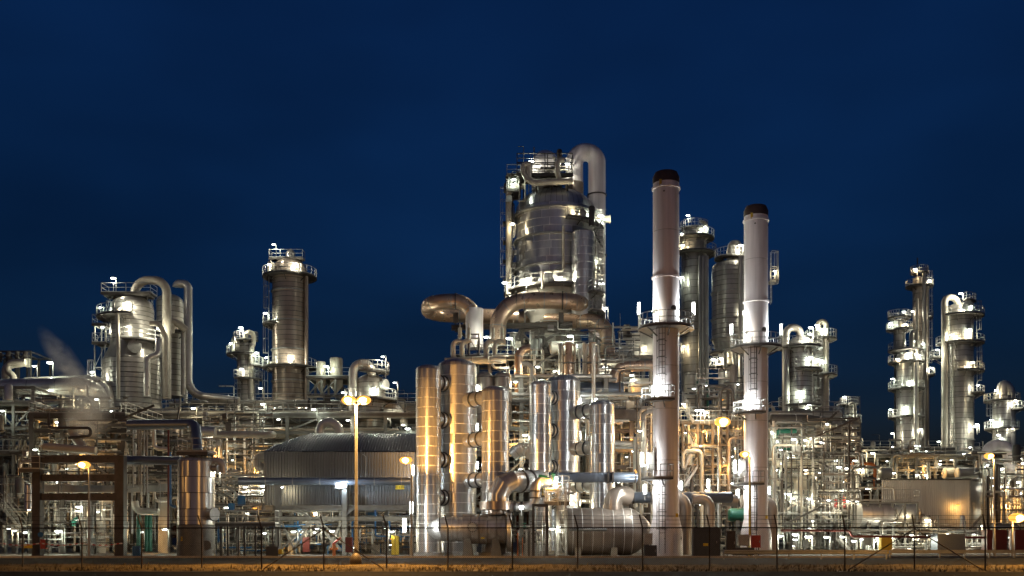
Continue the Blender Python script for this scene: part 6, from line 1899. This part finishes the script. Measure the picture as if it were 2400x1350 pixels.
# ------------------------------------------------------------------ low steam plume at left
M['steam'] = bpy.data.materials.new('steam')
M['steam'].use_nodes = True
t = M['steam'].node_tree
t.nodes.clear()
out = t.nodes.new('ShaderNodeOutputMaterial')
pv = t.nodes.new('ShaderNodeVolumePrincipled')
pv.inputs['Color'].default_value = (.95, .95, .95, 1)
tcn = t.nodes.new('ShaderNodeTexCoord')
nz = t.nodes.new('ShaderNodeTexNoise')
nz.inputs['Scale'].default_value = 0.8
nz.inputs['Detail'].default_value = 4
nz.inputs['Distortion'].default_value = 0.6
mr = t.nodes.new('ShaderNodeMapRange')
mr.inputs['From Min'].default_value = 0.30
mr.inputs['From Max'].default_value = 0.80
mr.inputs['To Max'].default_value = 1.0
gr = t.nodes.new('ShaderNodeTexGradient')
gr.gradient_type = 'SPHERICAL'
ml = t.nodes.new('ShaderNodeMath'); ml.operation = 'MULTIPLY'
m2 = t.nodes.new('ShaderNodeMath'); m2.operation = 'MULTIPLY'
m2.inputs[1].default_value = STEAM_D = 0.75
t.links.new(tcn.outputs['Object'], gr.inputs[0])
gg = t.nodes.new('ShaderNodeNewGeometry')
t.links.new(gg.outputs['Position'], nz.inputs['Vector'])
t.links.new(nz.outputs[0], mr.inputs[0])
t.links.new(mr.outputs[0], ml.inputs[0])
t.links.new(gr.outputs['Fac'], ml.inputs[1])
t.links.new(ml.outputs[0], m2.inputs[0])
t.links.new(m2.outputs[0], pv.inputs['Density'])
t.links.new(pv.outputs[0], out.inputs['Volume'])
def puff(px, py, Y, rx, rz, tilt):
    me = MB().ell((0, 0, 0), (1, 1, 1), 20, 12).mesh('steam', 'steam')
    o = bpy.data.objects.new('steam', me)
    COL.objects.link(o)
    o.location = W(px, py, Y)
    o.scale = (rx, rx, rz)
    o.rotation_euler = (0, R(tilt), 0)
    o['kind'] = 'stuff'
    return o
puff(190, 945, 94.5, 1.9, 4.2, -14)
puff(170, 890, 95, 1.5, 4.6, -26)
puff(205, 985, 94, 2.4, 1.8, 0)
puff(146, 845, 95, 1.1, 4.0, -34)
puff(225, 930, 94.5, 1.8, 2.6, -25)

# ------------------------------------------------------------------ street lamps
def street_lamp(label, px, py, yb, Y, heads=1, watt=3000, lean=1, m='galv', shield=False, gs=1.0):
    base = W(px, yb, Y)
    o = thing('street_lamp', label, 'street lamp', (base.x, Y, 0), 'sodium street lamps')
    z = GZ(py, Y)
    MB().sweep([Vector((base.x, Y, 0)), Vector((base.x, Y, 1.4)), Vector((base.x, Y, 1.5)), Vector((base.x, Y, z - .2))], [.13, .13, .10, .06], 12).build('pole', m, o)
    MB().box((base.x, Y - .1, .7), (.16, .06, .5)).build('hatch', m, o, smooth=False)
    for s_ in ((-1, 1) if heads == 2 else (lean,)):
        h = MB()
        h.sweep([Vector((base.x, Y, z - .25)), Vector((base.x + s_ * .25, Y, z))], .045, 8)
        c = Vector((base.x + s_ * .42, Y, z + .05))
        h.lathe(c + Vector((0, 0, .02)), [(.30, 0), (.24, .12), (.1, .18), (.01, .19)], 14)
        hd = h.build('lamp_head', m, o)
        MB().ell(c, (.42 * gs, .40 * gs, .25 * gs), 14, 8).build('lamp_glass', 'lamp_sodium', hd)
        MB().ell(c + Vector((0, -.24 * gs, -.02)), (.25 * gs, .2 * gs, .17 * gs), 12, 8).build('bulb', 'bulb_sodium', hd)  # hot core before a widened orange glass, shaped to imitate the lamp's glow
        if heads == 2:
            sp = bpy.data.lights.get('road_lamp_light')
            if not sp:
                sp = bpy.data.lights.new('road_lamp_light', 'SPOT')
                sp.energy = 8000
                sp.color = LAMP_COL['sodium']
                sp.spot_size = R(152)
                sp.spot_blend = 0.5
                sp.shadow_soft_size = 0.15
            so = bpy.data.objects.new('road_lamp_light', sp)
            COL.objects.link(so)
            so.parent = o
            so.location = c + Vector((0, 0, -.34)) - Vector(root_loc(o))
        if shield:
            # flat tray added to shadow the vessels' lower parts; spot aimed at them
            MB().lathe(c + Vector((0, 0, .24)), [(.02, .01), (.62, .01), (.62, -.01), (.02, -.01)], 24).bar(c + Vector((0, 0, .1)), c + Vector((0, 0, .24)), .06).build('added_light_tray', 'dark', hd)
            fl_ = bpy.data.lights.new('flood_lamp_light', 'SPOT')
            fl_.energy = watt
            fl_.color = LAMP_COL['sodium']
            fl_.spot_size = R(84)
            fl_.spot_blend = 0.5
            fl_.shadow_soft_size = 0.05
            fo = bpy.data.objects.new('flood_lamp_light', fl_)
            COL.objects.link(fo)
            fo.parent = o
            fo.location = c + Vector((0, -.05, .34)) - Vector(root_loc(o))
            fo.rotation_euler = (R(90 + 14), 0, R(-20))
            light(o, c + Vector((0, 0, -.36)), 'sodium', 90, .12)
        else:
            light(o, c + Vector((0, -.45 * (gs - 1), -.12 - .25 * gs)), 'sodium', watt, .12)
    return o
sl1 = street_lamp('tall double headed sodium street lamp on the verge before the hall', 835, 940, 1325, 58, 2, 1200)
MB().ell((sl1.location.x, 57.85, .22), (.36, .34, .5), 16, 8).build('foot_block', 'rustframe', sl1)
street_lamp('single sodium street lamp in front of the red brown portal frame', 209, 1091, 1300, 81, 1, 100, -1, gs=1.2)
street_lamp('single sodium street lamp at the left edge of the narrow amber vessel', 964, 1080, 1302, 79.5, 1, 5200, -1, shield=True, gs=1.2)
street_lamp('sodium lamp high between the two white stacks', 1683, 990, 1300, 99, 1, 1500, 1, gs=1.9)
street_lamp('sodium lamp on a yellow pole touching the shorter stack', 1757, 1066, 1300, 83.5, 1, 120, -1, 'yellow')
street_lamp('sodium street lamp in front of the white U bend at far right', 2330, 1070, 1302, 86, 1, 500, -1)
street_lamp('low sodium lamp glaring in the lower right corner', 2372, 1215, 1300, 85, 1, 500, 1, gs=1.6)
# the same row of road lamps goes on past both edges of the view
for X in (-48.0, 31.5):
    px = 1200 + X * F / 58
    street_lamp('double headed sodium road lamp outside the view, ' + ('far left' if X < 0 else 'far right'), px, 940, 1325, 58, 2, 1200)
fl = thing('pilot_lamp', 'slanting orange lamp at the end of the dark blue grey pipe', 'lamp', W(1490, 1105, 86.5))
MB().tube(W(1488, 1101, 86.5), W(1492, 1109, 86.5), .07, 8).build('lamp_glass', 'lamp_sodium', fl)

# ------------------------------------------------------------------ guard rail
gr_ = thing('guard_rail', 'galvanised guard rail on the far road edge at right', 'guard rail', W(1900, 1300, 74))
ya = 74.0
xa, xb = W(1697, 0, ya).x, W(2078, 0, ya).x
prof = [(0, 0), (-.05, .05), (-.05, .11), (0, .15), (0, .17), (-.05, .21), (-.05, .27), (0, .32)]
n = 5
for i in range(n):
    x0, x1 = xa + (xb - xa) * i / n, xa + (xb - xa) * (i + 1) / n + .05
    b = MB()
    for x in (x0, x1):
        for dy, dz in prof:
            b.v.append((x, ya + dy, .36 + dz))
    for k in range(len(prof) - 1):
        b.f.append((k, k + 1, len(prof) + k + 1, len(prof) + k))
    b.build('rail_beam', 'galv', gr_, smooth=False)
for i in range(n + 1):
    x = xa + (xb - xa) * i / n
    MB().box((x, ya + .1, .3), (.1, .12, .62)).build('post', 'galv', gr_, smooth=False)
gs = thing('rear_guard_rail', 'second guard rail farther right along the plant road', 'guard rail', W(2200, 1300, 78))
for i in range(7):
    x = W(2085, 0, 78).x + i * 1.9
    MB().box((x, 78, .3), (.1, .1, .6)).build('post', 'galv', gs, smooth=False)
    if i < 6:
        MB().box((x + .95, 77.93, .5), (1.88, .05, .26)).build('rail_beam', 'galv', gs, smooth=False)

# ------------------------------------------------------------------ chain link fence
def fence():
    o = thing('chain_link_fence', 'chain link fence with angled barbed wire arms along the verge', 'fence', (0, 49.5, 0))
    FY = lambda X: 49.35 - 0.066 * (X + .0)
    posts = [-90, 53, 192, 332, 473, 613, 759, 906, 1050, 1201, 1354, 1506, 1663, 1821, 1980, 2143, 2309, 2480]
    P = []
    for px in posts:
        t_ = (px - 1200) / F
        # intersect the sight line with the fence line
        Y = 49.35 / (1 + .066 * t_)
        P.append(Vector((t_ * Y, Y, 0)))
    H_ = 2.05
    M['fence'] = mat('rusty_fence_steel', (.09, .065, .04), .0, .7, .5, 4, spec=.2)
    M['wire'] = mat('fence_wire', (.014, .013, .012), .0, .9, spec=.05)
    for i, p in enumerate(P):
        MB().tube(p, p + Vector((0, 0, H_ + .02)), .036, 8).build('post', 'fence', o)
        MB().tube(p + Vector((0, 0, H_)), p + Vector((-.16, -.1, H_ + .62)), .035, 6).build('barb_arm', 'fence', o)
    for i in range(len(P) - 1):
        a_, b_ = P[i], P[i + 1]
        u = (b_ - a_)
        L = u.length
        u = u / L
        member('top_rail', o, a_ + Vector((0, 0, H_)), b_ + Vector((0, 0, H_)), .06, 'fence')
        w_ = MB()
        s_ = .095
        n = int(L / s_)
        hh = H_ - .06
        t = .0045
        for sg in (1, -1):
            x = -hh if sg > 0 else 0.0
            end = L if sg > 0 else L + hh
            while x < end:
                # line rising with slope sg from (x,0)
                p0, p1 = [x, .05], [x + sg * hh, .05 + hh]
                lo, hi = 0.0, 1.0
                dx = sg * hh
                ta, tb = (0 - x) / dx, (L - x) / dx
                if ta > tb:
                    ta, tb = tb, ta
                lo, hi = max(lo, ta), min(hi, tb)
                if hi - lo > .01:
                    q0 = a_ + u * (x + dx * lo) + Vector((0, -.03, .05 + hh * lo))
                    q1 = a_ + u * (x + dx * hi) + Vector((0, -.03, .05 + hh * hi))
                    w_.sweep([q0, q1], t, 3, False)
                x += s_
        c = w_.build('chain_link', 'wire', o, smooth=False, kind='stuff')
        for k in range(3):
            z = Vector((-.16 * (k + 1) / 3.2, -.1 * (k + 1) / 3.2, H_ + .62 * (k + 1) / 3.2))
            MB().sweep([a_ + z, (a_ + b_) / 2 + z - Vector((0, 0, .02)), b_ + z], .008, 4).build('barbed_wire', 'wire', o)
    for px, l_, r_ in ((759, 622, 900), (2143, 1985, 2304)):
        i = posts.index(px)
        top = P[i] + Vector((0, -.05, H_ * .97))
        for j in (i - 1, i + 1):
            q = P[j] + Vector((.12 if j < i else -.12, -.08, .05))
            MB().tube(top, q, .026, 8).build('brace', 'fence', o)
    return o
fence()
